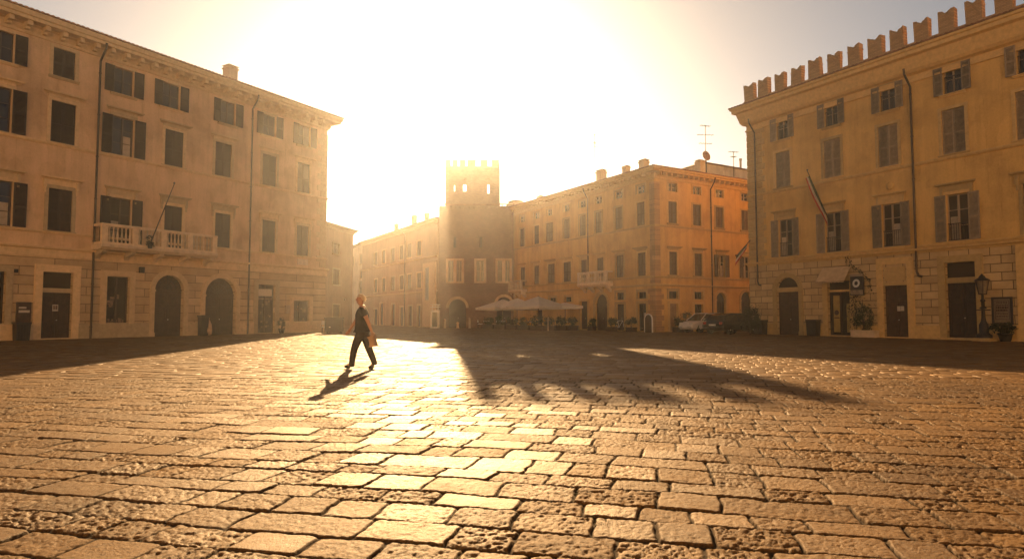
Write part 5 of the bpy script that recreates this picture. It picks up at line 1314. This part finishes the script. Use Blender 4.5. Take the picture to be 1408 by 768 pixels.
# awning
xa, xb = FRg.x(1131, 4.4), FRg.x(1170, 4.4); za = FRg.z(1163, 366); zb_ = Face(FRg.o - FRg.n * .75, FRg.d).z(1147, 386)
W = FRg.at((xa + xb) / 2, 0, za); aw = thing('awning', 'small tan canvas awning over the glazed door of the ochre palazzo', 'awning', W)
b = MB(); w2 = (xb - xa) / 2; dz = za - zb_; n = 8
b.idx([(-w2, -.02, 0), (w2, -.02, 0), (w2, -.75, -dz), (-w2, -.75, -dz), (-w2, -.02, -.02), (w2, -.02, -.02), (w2, -.75, -dz - .02), (-w2, -.75, -dz - .02)], [(0, 3, 2, 1), (4, 5, 6, 7), (3, 7, 6, 2), (0, 4, 7, 3), (1, 2, 6, 5)])
for k_ in range(n):
    x0_ = -w2 + 2 * w2 * k_ / n; x1_ = x0_ + 2 * w2 / n; b.face([(x0_, -.752, -dz - .02), (x1_, -.752, -dz - .02), (x1_, -.752, -dz - .08), ((x0_ + x1_) / 2, -.752, -dz - .1), (x0_, -.752, -dz - .08)])
obj('canopy', b.mesh('canopy', M['awning']), W, aw)
b = MB()
for s_ in (-1, 1): b.tube((s_ * (w2 - .02), -.02, -dz - .05), (s_ * (w2 - .02), -.73, -dz - .03), .014, n=6)
b.tube((-w2, -.74, -dz - .035), (w2, -.74, -dz - .035), .018, n=6); obj('awning_frame', b.mesh('awning_frame', M['metal']), W, aw)
# square sign
x, z0_ = FRg.hit(1183.5, 406); x1_, z1_ = FRg.hit(1183.5, 380); sw = FRg.x(1192.4, 3.8) - FRg.x(1174.8, 3.8); shh = z1_ - z0_
W = FRg.at(x, -.32, z0_); sg = thing('shop_sign', 'square dark sign with a pale ring and two lines of small lettering', 'sign', W)
b = MB(); b.bbox(-sw / 2, sw / 2, -.07, .07, 0, shh, .012); obj('sign_box', b.mesh('sign_box', M['black']), W, sg)
b = MB(); b.archring(-.02, shh * .64, sw * .14, sw * .28, -.085, -.071, 28, 0, 0, 2 * math.pi); b.v = [(p_[0], p_[1], shh * .64 + (p_[2] - shh * .64) * 1.12 + p_[0] * .1) for p_ in b.v]; obj('ring', b.mesh('ring', M['white']), W, sg)
b = MB(); b.box(-sw * .46, sw * .46, -.08, -.071, shh * .05, shh * .28); obj('text_panel', b.mesh('text_panel', M['frame']), W, sg)
b = MB(); rd = random.Random(11)
for row, zz_ in ((0, shh * .18), (1, shh * .07)):     # two illegible lines of letters
    q_ = -sw * .42
    while q_ < sw * .36:
        lw = rd.uniform(.035, .06); hh = shh * .075
        b.box(q_, q_ + .012, -.086, -.0805, zz_, zz_ + hh)
        if rd.random() < .7: b.box(q_ + .0125, q_ + lw, -.086, -.0805, zz_ + hh * rd.choice([0, .4, .8]), zz_ + hh * rd.choice([0, .4, .8]) + .012) if False else b.box(q_ + .0125, q_ + lw, -.086, -.0805, zz_ + hh * .8, zz_ + hh)
        if rd.random() < .6: b.box(q_ + .0125, q_ + lw, -.086, -.0805, zz_, zz_ + hh * .2)
        if rd.random() < .5: b.box(q_ + lw, q_ + lw + .012, -.086, -.0805, zz_, zz_ + hh)
        q_ += lw + rd.uniform(.022, .035)
obj('lettering', b.mesh('lettering', M['black']), W, sg)
b = MB(); b.box(-sw * .5, sw * .42, -.1, .06, shh + .002, shh + .14); obj('lamp_hood', b.mesh('lamp_hood', M['frame']), W, sg)
b = MB(); b.tube((0, .06, shh * .8), (0, .33, shh * .8), .025, n=6); b.tube((0, .06, shh * .25), (0, .33, shh * .25), .025, n=6); obj('bracket', b.mesh('bracket', M['metal']), W, sg)
# poster case
x, z0_ = FRg.hit(1379.5, 446); _, z1_ = FRg.hit(1379.5, 408); pw = FRg.x(1394, 2) - FRg.x(1365, 2)
W = FRg.at(x, -.05, z0_); pc = thing('poster_case', 'dark framed poster with printed lines beside the street lamp', 'poster', W); ph_ = z1_ - z0_
b = MB(); e = .1
b.box(-pw / 2, pw / 2, -.03, .04, 0, e); b.box(-pw / 2, pw / 2, -.03, .04, ph_ - e, ph_); b.box(-pw / 2, -pw / 2 + e, -.029, .04, e, ph_ - e); b.box(pw / 2 - e, pw / 2, -.029, .04, e, ph_ - e)
obj('frame', b.mesh('frame', M['black']), W, pc)
b = MB(); b.box(-pw / 2 + e, pw / 2 - e, -.005, .02, e, ph_ - e); obj('sheet', b.mesh('sheet', M['awning_d']), W, pc)
b = MB(); rd = random.Random(5); x0_, x1_ = -pw * .28, pw * .28
for (xa, xb, za, zb_) in ((-pw * .34, -pw * .32, ph_ * .2, ph_ * .86), (pw * .32, pw * .34, ph_ * .2, ph_ * .86), (-pw * .34, pw * .34, ph_ * .86, ph_ * .875), (-pw * .34, pw * .34, ph_ * .185, ph_ * .2)): b.box(xa, xb, -.012, -.006, za, zb_)
for row in range(6):
    q_ = x0_; big = row in (2, 3)
    while q_ < x1_:
        lw = rd.uniform(.03, .09) * (1.3 if big else 1); zz_ = ph_ * (.78 - .1 * row); b.box(q_, min(x1_, q_ + lw), -.013, -.007, zz_, zz_ + ph_ * (.07 if big else .035)); q_ += lw + .025
obj('printing', b.mesh('printing', M['wood']), W, pc)
# street lamp
W = onF(FR, 1353.5, -.85, 466); sl = thing('street_lamp', 'black cast iron street lamp with a glass lantern by the dark door', 'street lamp', W)
hl = FR.z(1353, 376) * .97
b = MB(); b.lathe([(.34, 0), (.34, .3), (.26, .36), (.2, .42), (.2, .8), (.13, .95), (.11, 1.0), (.085, 1.2), (.075, hl - 1.35), (.11, hl - 1.32), (.11, hl - 1.26), (.06, hl - 1.2), (.05, hl - .98)], n=14); b.tube((-.32, 0, hl - 1.75), (.32, 0, hl - 1.75), .025, n=6); b.lathe([(.14, 0), (.16, .04), (.1, .1)], (0, 0, 1.6), 12)
obj('post', b.mesh('post', M['metal']), W, sl)
b = MB(); n = 6; zb0, zt0 = hl - .98, hl - .3; r0, r1 = .17, .30
for k_ in range(n):
    a = 2 * math.pi * k_ / n; b.tube((r0 * math.cos(a), r0 * math.sin(a), zb0), (r1 * math.cos(a), r1 * math.sin(a), zt0), .016, n=5)
b.lathe([(r1 + .07, zt0), (r1 + .06, zt0 + .04), (.16, zt0 + .16), (.13, zt0 + .24), (.07, zt0 + .27), (.05, zt0 + .32), (.0, zt0 + .36)], n=6); b.lathe([(.05, zb0 - .02), (r0 + .03, zb0), (r0 + .03, zb0 + .03)], n=6)
obj('lantern_frame', b.mesh('lantern_frame', M['metal']), W, sl)
b = MB(); b.lathe([(r0 - .01, zb0 + .03), (r1 - .012, zt0 - .005)], n=6); obj('lantern_glass', b.mesh('lantern_glass', M['awning_d']), W, sl)
b = MB(); b.bbox(-.4, .4, -.4, .4, -.03, .16, .02); obj('base', b.mesh('base', M['stone_r']), W, sl)
# flags
def flag(label, base, tip, cloth_fn, mats):
    base, tip = Vector(base), Vector(tip); t_ = thing('flag', label, 'flag', T(*base)); d_ = tip - base
    b = MB(); b.tube((0, 0, 0), d_, .035, .025, 8); b.lathe([(.025, 0), (.055, .05), (.045, .09), (.0, .12)], d_, 8); obj('pole', b.mesh('pole', M['metal']), T(*base), t_)
    b = MB(); cloth_fn(b, d_); obj('cloth', b.mesh('cloth', mats), T(*base), t_); return t_
bx, bz = FR.hit(1141.5, 307); tb = Face(FR.o - FR.n * 1.5, FR.d); tx_, tz_ = tb.hit(1110, 235)
def cloth1(b, d_):
    nu, nv = 16, 14; out = FR.n * -1; vs = []
    for i_ in range(nu + 1):
        u_ = i_ / nu; p_ = d_ * (.90 - .62 * u_)
        for j in range(nv + 1):
            v_ = j / nv; ln = .85 * v_
            gather = .35 * v_ * (u_ - .55)
            fold = .075 * math.sin(u_ * 15 + v_ * 3) * (.3 + v_) + .03 * math.sin(u_ * 31)
            vs.append(p_ + Vector((0, 0, -ln * (.9 + .2 * math.sin(u_ * 5)))) - d_ * gather + out * fold + FR.d * fold * .6)
    for i_ in range(nu):
        for j in range(nv):
            k_ = 0 if j < nv * .34 else (1 if j < nv * .67 else 2); b.idx([vs[i_ * (nv + 1) + j], vs[(i_ + 1) * (nv + 1) + j], vs[(i_ + 1) * (nv + 1) + j + 1], vs[i_ * (nv + 1) + j + 1]], [(0, 1, 2, 3)], k_, True)
flag('drooping green white and red flag on a slanting pole at the ochre palazzo window', FR.at(bx, .02, bz).translation, tb.at(tx_, 0, tz_).translation, cloth1, [M['green'], M['whitecloth'], M['red']])
b0 = FR.at(.12, -.06, FR.z(1036, 330)).translation
p2 = P(1012, 352, 43.6)
def cloth2(b, d_):
    nu, nv = 14, 12; vs = []
    for i_ in range(nu + 1):
        u_ = i_ / nu; p_ = d_ * (.98 - .80 * u_)
        for j in range(nv + 1):
            v_ = j / nv; fold = .07 * math.sin(u_ * 12 + v_ * 2) * (.3 + v_)
            vs.append(p_ + Vector((0, 0, -.55 * v_ * (1.1 - .5 * u_))) + d_.normalized() * (.25 * v_) + FR.n * (-fold) + FR.d * fold)
    for i_ in range(nu):
        for j in range(nv): b.idx([vs[i_ * (nv + 1) + j], vs[(i_ + 1) * (nv + 1) + j], vs[(i_ + 1) * (nv + 1) + j + 1], vs[i_ * (nv + 1) + j + 1]], [(0, 1, 2, 3)], (0, 1, 2)[min(2, int(j * 3 / nv))], True)
flag('striped flag hanging from a drooping pole at the quoined corner of the ochre palazzo', b0, p2, cloth2, [M['green'], M['whitecloth'], M['red']])

# left side
W = onF(FL, 29, -.55, 466); bin_('dark street bin under the notice board by the leftmost door', W, .62, .5, .92)
x, z0_ = FLg.hit(31, 443); _, z1_ = FLg.hit(31, 415); W = FLg.at(x, 0, z0_); nb = thing('notice_board', 'dark wall notice board with a pale printed strip above a street bin', 'notice board', W)
w2 = .33; b = MB(); b.bbox(-w2, w2, -.1, 0, 0, z1_ - z0_, .015); obj('board', b.mesh('board', M['wood']), W, nb)
b = MB(); b.box(-w2 * .7, w2 * .75, -.112, -.101, (z1_ - z0_) * .48, (z1_ - z0_) * .6); b.box(-w2 * .7, w2 * .3, -.112, -.101, (z1_ - z0_) * .68, (z1_ - z0_) * .76); obj('printing', b.mesh('printing', M['paper']), W, nb)
W = onF(FL, 279, -.5, 461); bin_('narrow dark bin beside the second arched door of the beige palazzo', W, .5, .45, 1.3)
W = onF(FL, 286, -.55, 461); t_ = thing('waste_sack', 'small pale topped sack leaning on the narrow bin by the arched door', 'sack', W)
b = MB(); b.lathe([(.05, 0), (.2, .05), (.24, .3), (.2, .7), (.1, .95), (.05, 1.02), (.1, 1.12), (.0, 1.14)], n=12); obj('sack', b.mesh('sack', M['bag']), W, t_)
W = onF(FL, 387, -.45, 459); shrub('slim potted shrub standing by the glazed shop door of the beige palazzo', W, .28, 1.0, n=420, pot=('round', .22, .36, 0, 'black'), seed=12, clumps=9, size=.06)
g_ = G(459, 458); W = T(g_.x, g_.y, 0) @ RZ(R(20))
t_ = thing('waste_container', 'large dark waste container at the right corner of the beige palazzo', 'bin', W)
b = MB(); b.bbox(-.62, .62, -.5, .5, .12, 1.05, .03)
for k_ in range(6): x = -.5 + k_ * .2; b.box(x - .02, x + .02, -.52, -.498, .2, .98)
obj('container_body', b.mesh('container_body', M['black']), W, t_)
b = MB(); b.bbox(-.66, .66, -.54, .54, 1.052, 1.14, .02); obj('lid', b.mesh('lid', M['metal']), W, t_)
b = MB()
for sx in (-1, 1):
    for sy in (-1, 1): b.lathe([(.05, -.03), (.07, -.03), (.07, .03), (.05, .03)], n=10, M=T(sx * .5, sy * .4, .06) @ Matrix.Rotation(math.pi / 2, 4, 'X'))
obj('wheels', b.mesh('wheels', M['tyre']), W, t_)
def chair_me():
    b = MB(); b.bbox(-.21, .21, -.21, .21, .43, .47, .012); s_ = b.mesh('seat', M['wood_l'])
    b = MB(); b.idx([(-.21, .19, .62), (.21, .19, .62), (.21, .26, .9), (-.21, .26, .9), (-.21, .215, .615), (.21, .215, .615), (.21, .285, .895), (-.21, .285, .895)], [(0, 1, 2, 3), (7, 6, 5, 4), (0, 4, 5, 1), (3, 2, 6, 7), (0, 3, 7, 4), (1, 5, 6, 2)])
    k_ = b.mesh('backrest', M['wood_l'])
    b = MB(); b.tube((0, 0, 0), (0, 0, .43), .016, n=6); l_ = b.mesh('leg', M['metal'])
    b = MB(); b.tube((0, .0, .43), (0, .08, .9), .014, n=6); u_ = b.mesh('back_post', M['metal'])
    return s_, k_, l_, u_
CH = chair_me()
def chair(label, W, group='chairs at the cafe', cat='chair', white=False):
    t_ = thing('cafe_chair', label, cat, W, group)
    for n_, me in (('seat', CH[0]), ('backrest', CH[1])):
        if white: me = me.copy(); me.materials[0] = M['white']
        obj(n_, me, W, t_)
    for sx in (-1, 1):
        for sy in (-1, 1): obj('leg', CH[2], W @ T(sx * .19, sy * .19, 0), t_)
        obj('back_post', CH[3], W @ T(sx * .2, .19, 0), t_)
    return t_
g_ = G(449, 458); 
for k_, (dx, dy, r_) in enumerate(((-.15, .1, .4), (.35, -.35, .9))):
    chair(('metal chair nearest the corner of the beige palazzo', 'metal chair beside the large waste container')[k_], T(g_.x + dx, g_.y + dy, 0) @ RZ(r_), 'chairs by the waste container', white=True)

# ================================================================== CAFE
def parasol(label, W, half, zedge, zapex, depth=None):
    d2 = depth or half; t_ = thing('parasol', label, 'parasol', W, 'cream parasols of the cafe'); b = MB(); n = 8
    for (a, c) in (((-1, -1), (1, -1)), ((1, -1), (1, 1)), ((1, 1), (-1, 1)), ((-1, 1), (-1, -1))):
        for k_ in range(n):
            for r_ in range(5):
                q = []
                for kk_, rr in ((k_, r_), (k_ + 1, r_), (k_ + 1, r_ + 1), (k_, r_ + 1)):
                    u_ = kk_ / n; t2 = rr / 5; px_ = (a[0] + (c[0] - a[0]) * u_) * half * (1 - t2); py_ = (a[1] + (c[1] - a[1]) * u_) * d2 * (1 - t2)
                    sag = -.10 * math.sin(math.pi * u_) * (1 - t2); q.append((px_, py_, zedge + (zapex - zedge) * (t2 ** 1.15) + sag * .6))
                b.face(q, 0, True)
    cn = obj('canopy', b.mesh('canopy', M['canvas']), W, t_)
    b = MB()
    for (a, c) in (((-1, -1), (1, -1)), ((1, -1), (1, 1)), ((1, 1), (-1, 1)), ((-1, 1), (-1, -1))):
        for k_ in range(n):
            q = []
            for kk_ in (k_, k_ + 1):
                u_ = kk_ / n; q.append(((a[0] + (c[0] - a[0]) * u_) * half, (a[1] + (c[1] - a[1]) * u_) * d2, zedge - .06 * math.sin(math.pi * u_)))
            b.face([q[0], q[1], (q[1][0], q[1][1], q[1][2] - .22), (q[0][0], q[0][1], q[0][2] - .22)])
    obj('valance', b.mesh('valance', M['canvas']), W, cn)
    b = MB(); b.tube((0, 0, 0), (0, 0, zapex - .02), .04, n=8); b.lathe([(.06, 0), (.05, .08), (.0, .12)], (0, 0, zapex - .03), 8)
    for sx in (-1, 1):
        for sy in (-1, 1): b.tube((0, 0, zapex - .12), (sx * half * .98, sy * d2 * .98, zedge - .02), .014, n=5)
    obj('pole', b.mesh('pole', M['wood_l']), W, t_)
    b = MB(); b.bbox(-.4, .4, -.4, .4, -.02, .1, .02); obj('base', b.mesh('base', M['stone']), W, t_)
    return t_
cafe = [(691, 62.0, 1.95, 2.05, 2.85, 'leftmost cream parasol in front of the brick tower house'), (711, 60.8, 1.95, 2.05, 2.95, 'second cream parasol from the brick tower, between two others'),
        (740, 57.3, 2.05, 2.1, 3.0, 'largest cream parasol, nearest of the row at the cafe'), (777, 57.6, 1.15, 2.15, 2.45, 'rightmost low cream parasol beside the pale door of the orange house')]
for px, Y, hf, ze, za, lb in cafe:
    parasol(lb, T((px - CX) / FPX * Y, Y, 0) @ RZ(math.atan2(dR.y, dR.x) + math.pi / 2 + (.25 if px == 740 else 0)), hf, ze, za)
rd = random.Random(21)
def table(label, W):
    t_ = thing('cafe_table', label, 'table', W, 'tables at the cafe'); b = MB(); b.lathe([(.38, .70), (.40, .705), (.40, .73), (.38, .735)], n=16); obj('tabletop', cached('ttop', lambda: b.mesh('tabletop', M['white'])), W, t_)
    b2 = MB(); b2.lathe([(.24, 0), (.24, .02), (.04, .05), (.03, .699)], n=10); obj('pedestal', cached('tped', lambda: b2.mesh('pedestal', M['metal'])), W, t_)
tabs = [(670, 63.2, 'round cafe table in the open left of the parasols'), (690, 62.6, 'round cafe table under the leftmost parasol'), (710, 61.2, 'round cafe table under the second parasol'), (731, 58.3, 'round cafe table under the left half of the largest parasol'), (752, 57.7, 'round cafe table under the right half of the largest parasol'), (776, 58.2, 'round cafe table under the low right parasol')]
for n_, (px, Y, lb) in enumerate(tabs):
    x = (px - CX) / FPX * Y; table(lb, T(x, Y, 0))
    for k_, (dx, dy) in enumerate(((-.72, .15), (.7, .1))):
        side = ('left', 'right')[k_]
        chair('cafe chair on the %s of the %s' % (side, lb.replace('round cafe ', '')), T(x + dx, Y + dy, 0) @ RZ(math.atan2(dy, dx) - math.pi / 2), white=n_ in (0,))
hd = [(672, 61.2, .9), (688, 60.2, 1.05), (704, 59.2, 1.0), (720, 57.6, .95), (738, 55.0, 1.1), (755, 54.6, 1.05), (771, 54.8, 1.15), (786, 55.4, .95)]
where = ['left end of the cafe, clear of the parasols', 'front edge of the leftmost parasol', 'gap between the first two parasols', 'front edge of the second parasol', 'left front corner of the largest parasol', 'middle of the largest parasol front', 'right front corner of the largest parasol', 'foot of the low right parasol']
for n_, (px, Y, h) in enumerate(hd):
    shrub('clipped hedge planter at the %s' % where[n_], T((px - CX) / FPX * Y, Y, 0) @ RZ(-.45), .55, h - .15, 'hedge planters round the cafe', 420, 'leaf_d', ('box', .55, .42, .2, 'wood'), 30 + n_, 'hedge_planter', .08, 12)
# white post, sign, screens
def bollard(label, px, Y, h, r=.09, group='pale bollards before the brick tower'):
    W = T((px - CX) / FPX * Y, Y, 0); t_ = thing('bollard', label, 'bollard', W, group); b = MB(); b.lathe([(r * 1.25, 0), (r * 1.25, .08), (r, .1), (r * .92, h - .14), (r * 1.15, h - .12), (r * 1.1, h - .05), (r * .4, h)], n=12); obj('post', b.mesh('post', M['white_stone']), W, t_)
bollard('slim pale bollard left of the tower archway', 612, 66.2, .95); bollard('short thick pale bollard in front of the tower archway', 629.5, 66.0, .62, .13); bollard('tall pale bollard right of the tower archway', 646, 65.2, 1.1, .11)
bollard('thin white post standing in front of the largest parasol', 753.5, 54.0, 1.15, .05, 'pale posts by the cafe')
W = T((598.5 - CX) / FPX * 66.5, 66.5, 0); t_ = thing('phone_booth', 'white framed booth standing against the palace left of the tower archway', 'booth', W); b = MB(); w2, hh = .36, 1.85
for sx in (-1, 1):
    for y_ in (-.35, .35): b.box(sx * w2 - .07, sx * w2 + .07, y_ - .07, y_ + .07, 0, hh)
for y_ in (-.35, .35): b.box(-w2 + .07, w2 - .07, y_ - .069, y_ + .069, hh - .22, hh); b.box(-w2 + .07, w2 - .07, y_ - .069, y_ + .069, 0, .12)
obj('frame', b.mesh('frame', M['white']), W, t_)
b = MB(); b.box(-w2 + .07, w2 - .07, -.30, .30, .12, hh - .22); obj('glazing', b.mesh('glazing', M['glass']), W, t_)
b = MB(); b.box(-w2 - .12, w2 + .12, -.48, .48, hh + .28, hh + .36); b.box(-w2 - .12, w2 + .12, -.48, .48, hh + .52, hh + .6)
for sx in (-1, 1): b.box(sx * .3 - .03, sx * .3 + .03, -.03, .03, hh, hh + .6)
obj('roof_sign', b.mesh('roof_sign', M['white']), W, t_)
# before the corner house
W = onF(FM, 892, -1.4, 455); t_ = thing('menu_board', 'round topped menu board with a pale edge at the corner of the orange house', 'sign board', W)
b = MB(); w2, hh = .38, 1.35; pr = [(-w2, 0), (w2, 0), (w2, hh - w2)] + [(w2 * math.cos(math.pi * k_ / 10), hh - w2 + w2 * math.sin(math.pi * k_ / 10)) for k_ in range(1, 10)] + [(-w2, hh - w2)]
v = [(x, -.03, z) for x, z in pr] + [(x, .03, z) for x, z in pr]; n = len(pr); b.idx(v, [tuple(range(n)), tuple(range(2 * n - 1, n - 1, -1))] + [(i_, n + i_, n + (i_ + 1) % n, (i_ + 1) % n) for i_ in range(n)])
obj('board', b.mesh('board', M['wood']), W, t_)
b = MB(); b.archring(0, hh - w2, w2 + .002, w2 + .05, -.05, .05, 14); b.box(w2 + .002, w2 + .05, -.05, .05, 0, hh - w2); b.box(-w2 - .05, -w2 - .002, -.05, .05, 0, hh - w2); obj('edge', b.mesh('edge', M['white']), W, t_)
for px, F, r_, h, sd_, lb in ((814, FM, .42, .85, 41, 'low bush at the left foot of the arched door of the orange house'), (841, FM, .6, .8, 42, 'low bush at the right foot of the arched door of the orange house'), (868, FM, .5, .95, 43, 'leafy plant between the two doors of the orange house')):
    shrub(lb, onF(F, px, -.9, 455), r_, h, 'bushes along the orange house', 500, 'leaf_d', ('box', r_ * .8, .35, .25, 'wood'), sd_, size=.075, clumps=10)
for px, h, sd_, lb in ((934, .8, 44, 'low planter of greenery left of the parked cars'), (944, 1.25, 45, 'taller planter of greenery beside the silver hatchback')):
    shrub(lb, onF(FM2, px, -1.2, 456), .5, h, 'planters by the parked cars', 520, 'leaf_d', ('box', .5, .4, .25, 'wood'), sd_, size=.075, clumps=10)
for px, sd_, lb in ((852, 1, 'bicycle leaning by the door between the bush and the leafy plant'),):
    W = onF(FM, px, -.7, 455); t_ = thing('bicycle', lb, 'bicycle', W)
    def wheel_():
        b = MB(); n = 20
        for k_ in range(n): a, c = 2 * math.pi * k_ / n, 2 * math.pi * (k_ + 1) / n; b.tube((.33 * math.cos(a), 0, .33 * math.sin(a)), (.33 * math.cos(c), 0, .33 * math.sin(c)), .016, n=5, cap=False)
        for k_ in range(8): a = math.pi * k_ / 8; b.tube((.33 * math.cos(a), 0, .33 * math.sin(a)), (-.33 * math.cos(a), 0, -.33 * math.sin(a)), .003, n=4, cap=False)
        return b.mesh('wheel', M['tyre'])
    for sx in (-.52, .52): obj('wheel', cached('bw', wheel_), W @ T(sx, 0, .346), t_)
    b = MB(); A_, B_, S_, Hh = (-.52, 0, .346), (-.08, 0, .32), (-.22, 0, .84), (.4, 0, .88)
    for p_, q_ in ((A_, B_), (A_, S_), (B_, S_), (B_, Hh), (S_, Hh), (Hh, (.52, 0, .346))): b.tube(p_, q_, .016, n=6)
    obj('frame', b.mesh('frame', M['white']), W, t_)
    b = MB(); b.bbox(-.36, -.1, -.07, .07, .9, .95, .02); b.tube((-.22, 0, .84), (-.235, 0, .9), .014, n=6); obj('saddle', b.mesh('saddle', M['black']), W, t_)
    b = MB(); b.tube((.4, 0, .88), (.38, 0, 1.0), .014, n=6); b.tube((.38, -.25, 1.02), (.38, .25, 1.02), .013, n=6); obj('handlebar', b.mesh('handlebar', M['black']), W, t_)
# moss and small weeds in the joints of the foreground
b = MB(); rd = random.Random(17)
for (px, py, n_, sp_) in ((818, 662, 130, .09), (842, 700, 110, .08), (836, 716, 90, .07), (868, 668, 60, .07), (806, 676, 60, .05)):
    g_ = G(px, py)
    for _ in range(n_):
        c = Vector((g_.x + rd.gauss(0, sp_), g_.y + rd.gauss(0, sp_ * .6), -.02)); a = Vector((rd.gauss(0, .4), rd.gauss(0, .4), 1)).normalized(); s_ = rd.uniform(.012, .034); t2 = a.orthogonal().normalized() * .005; b.face([c - t2, c + t2, c + a * s_])
tag(obj('weeds', b.mesh('weeds', M['moss'])), 'small green weeds in the joints of the foreground paving', None, None, 'stuff')
cy = scene.cycles; cy.use_denoising = True; cy.max_bounces = 6; cy.diffuse_bounces = 3; cy.glossy_bounces = 3; cy.volume_bounces = 1; cy.sample_clamp_indirect = 8
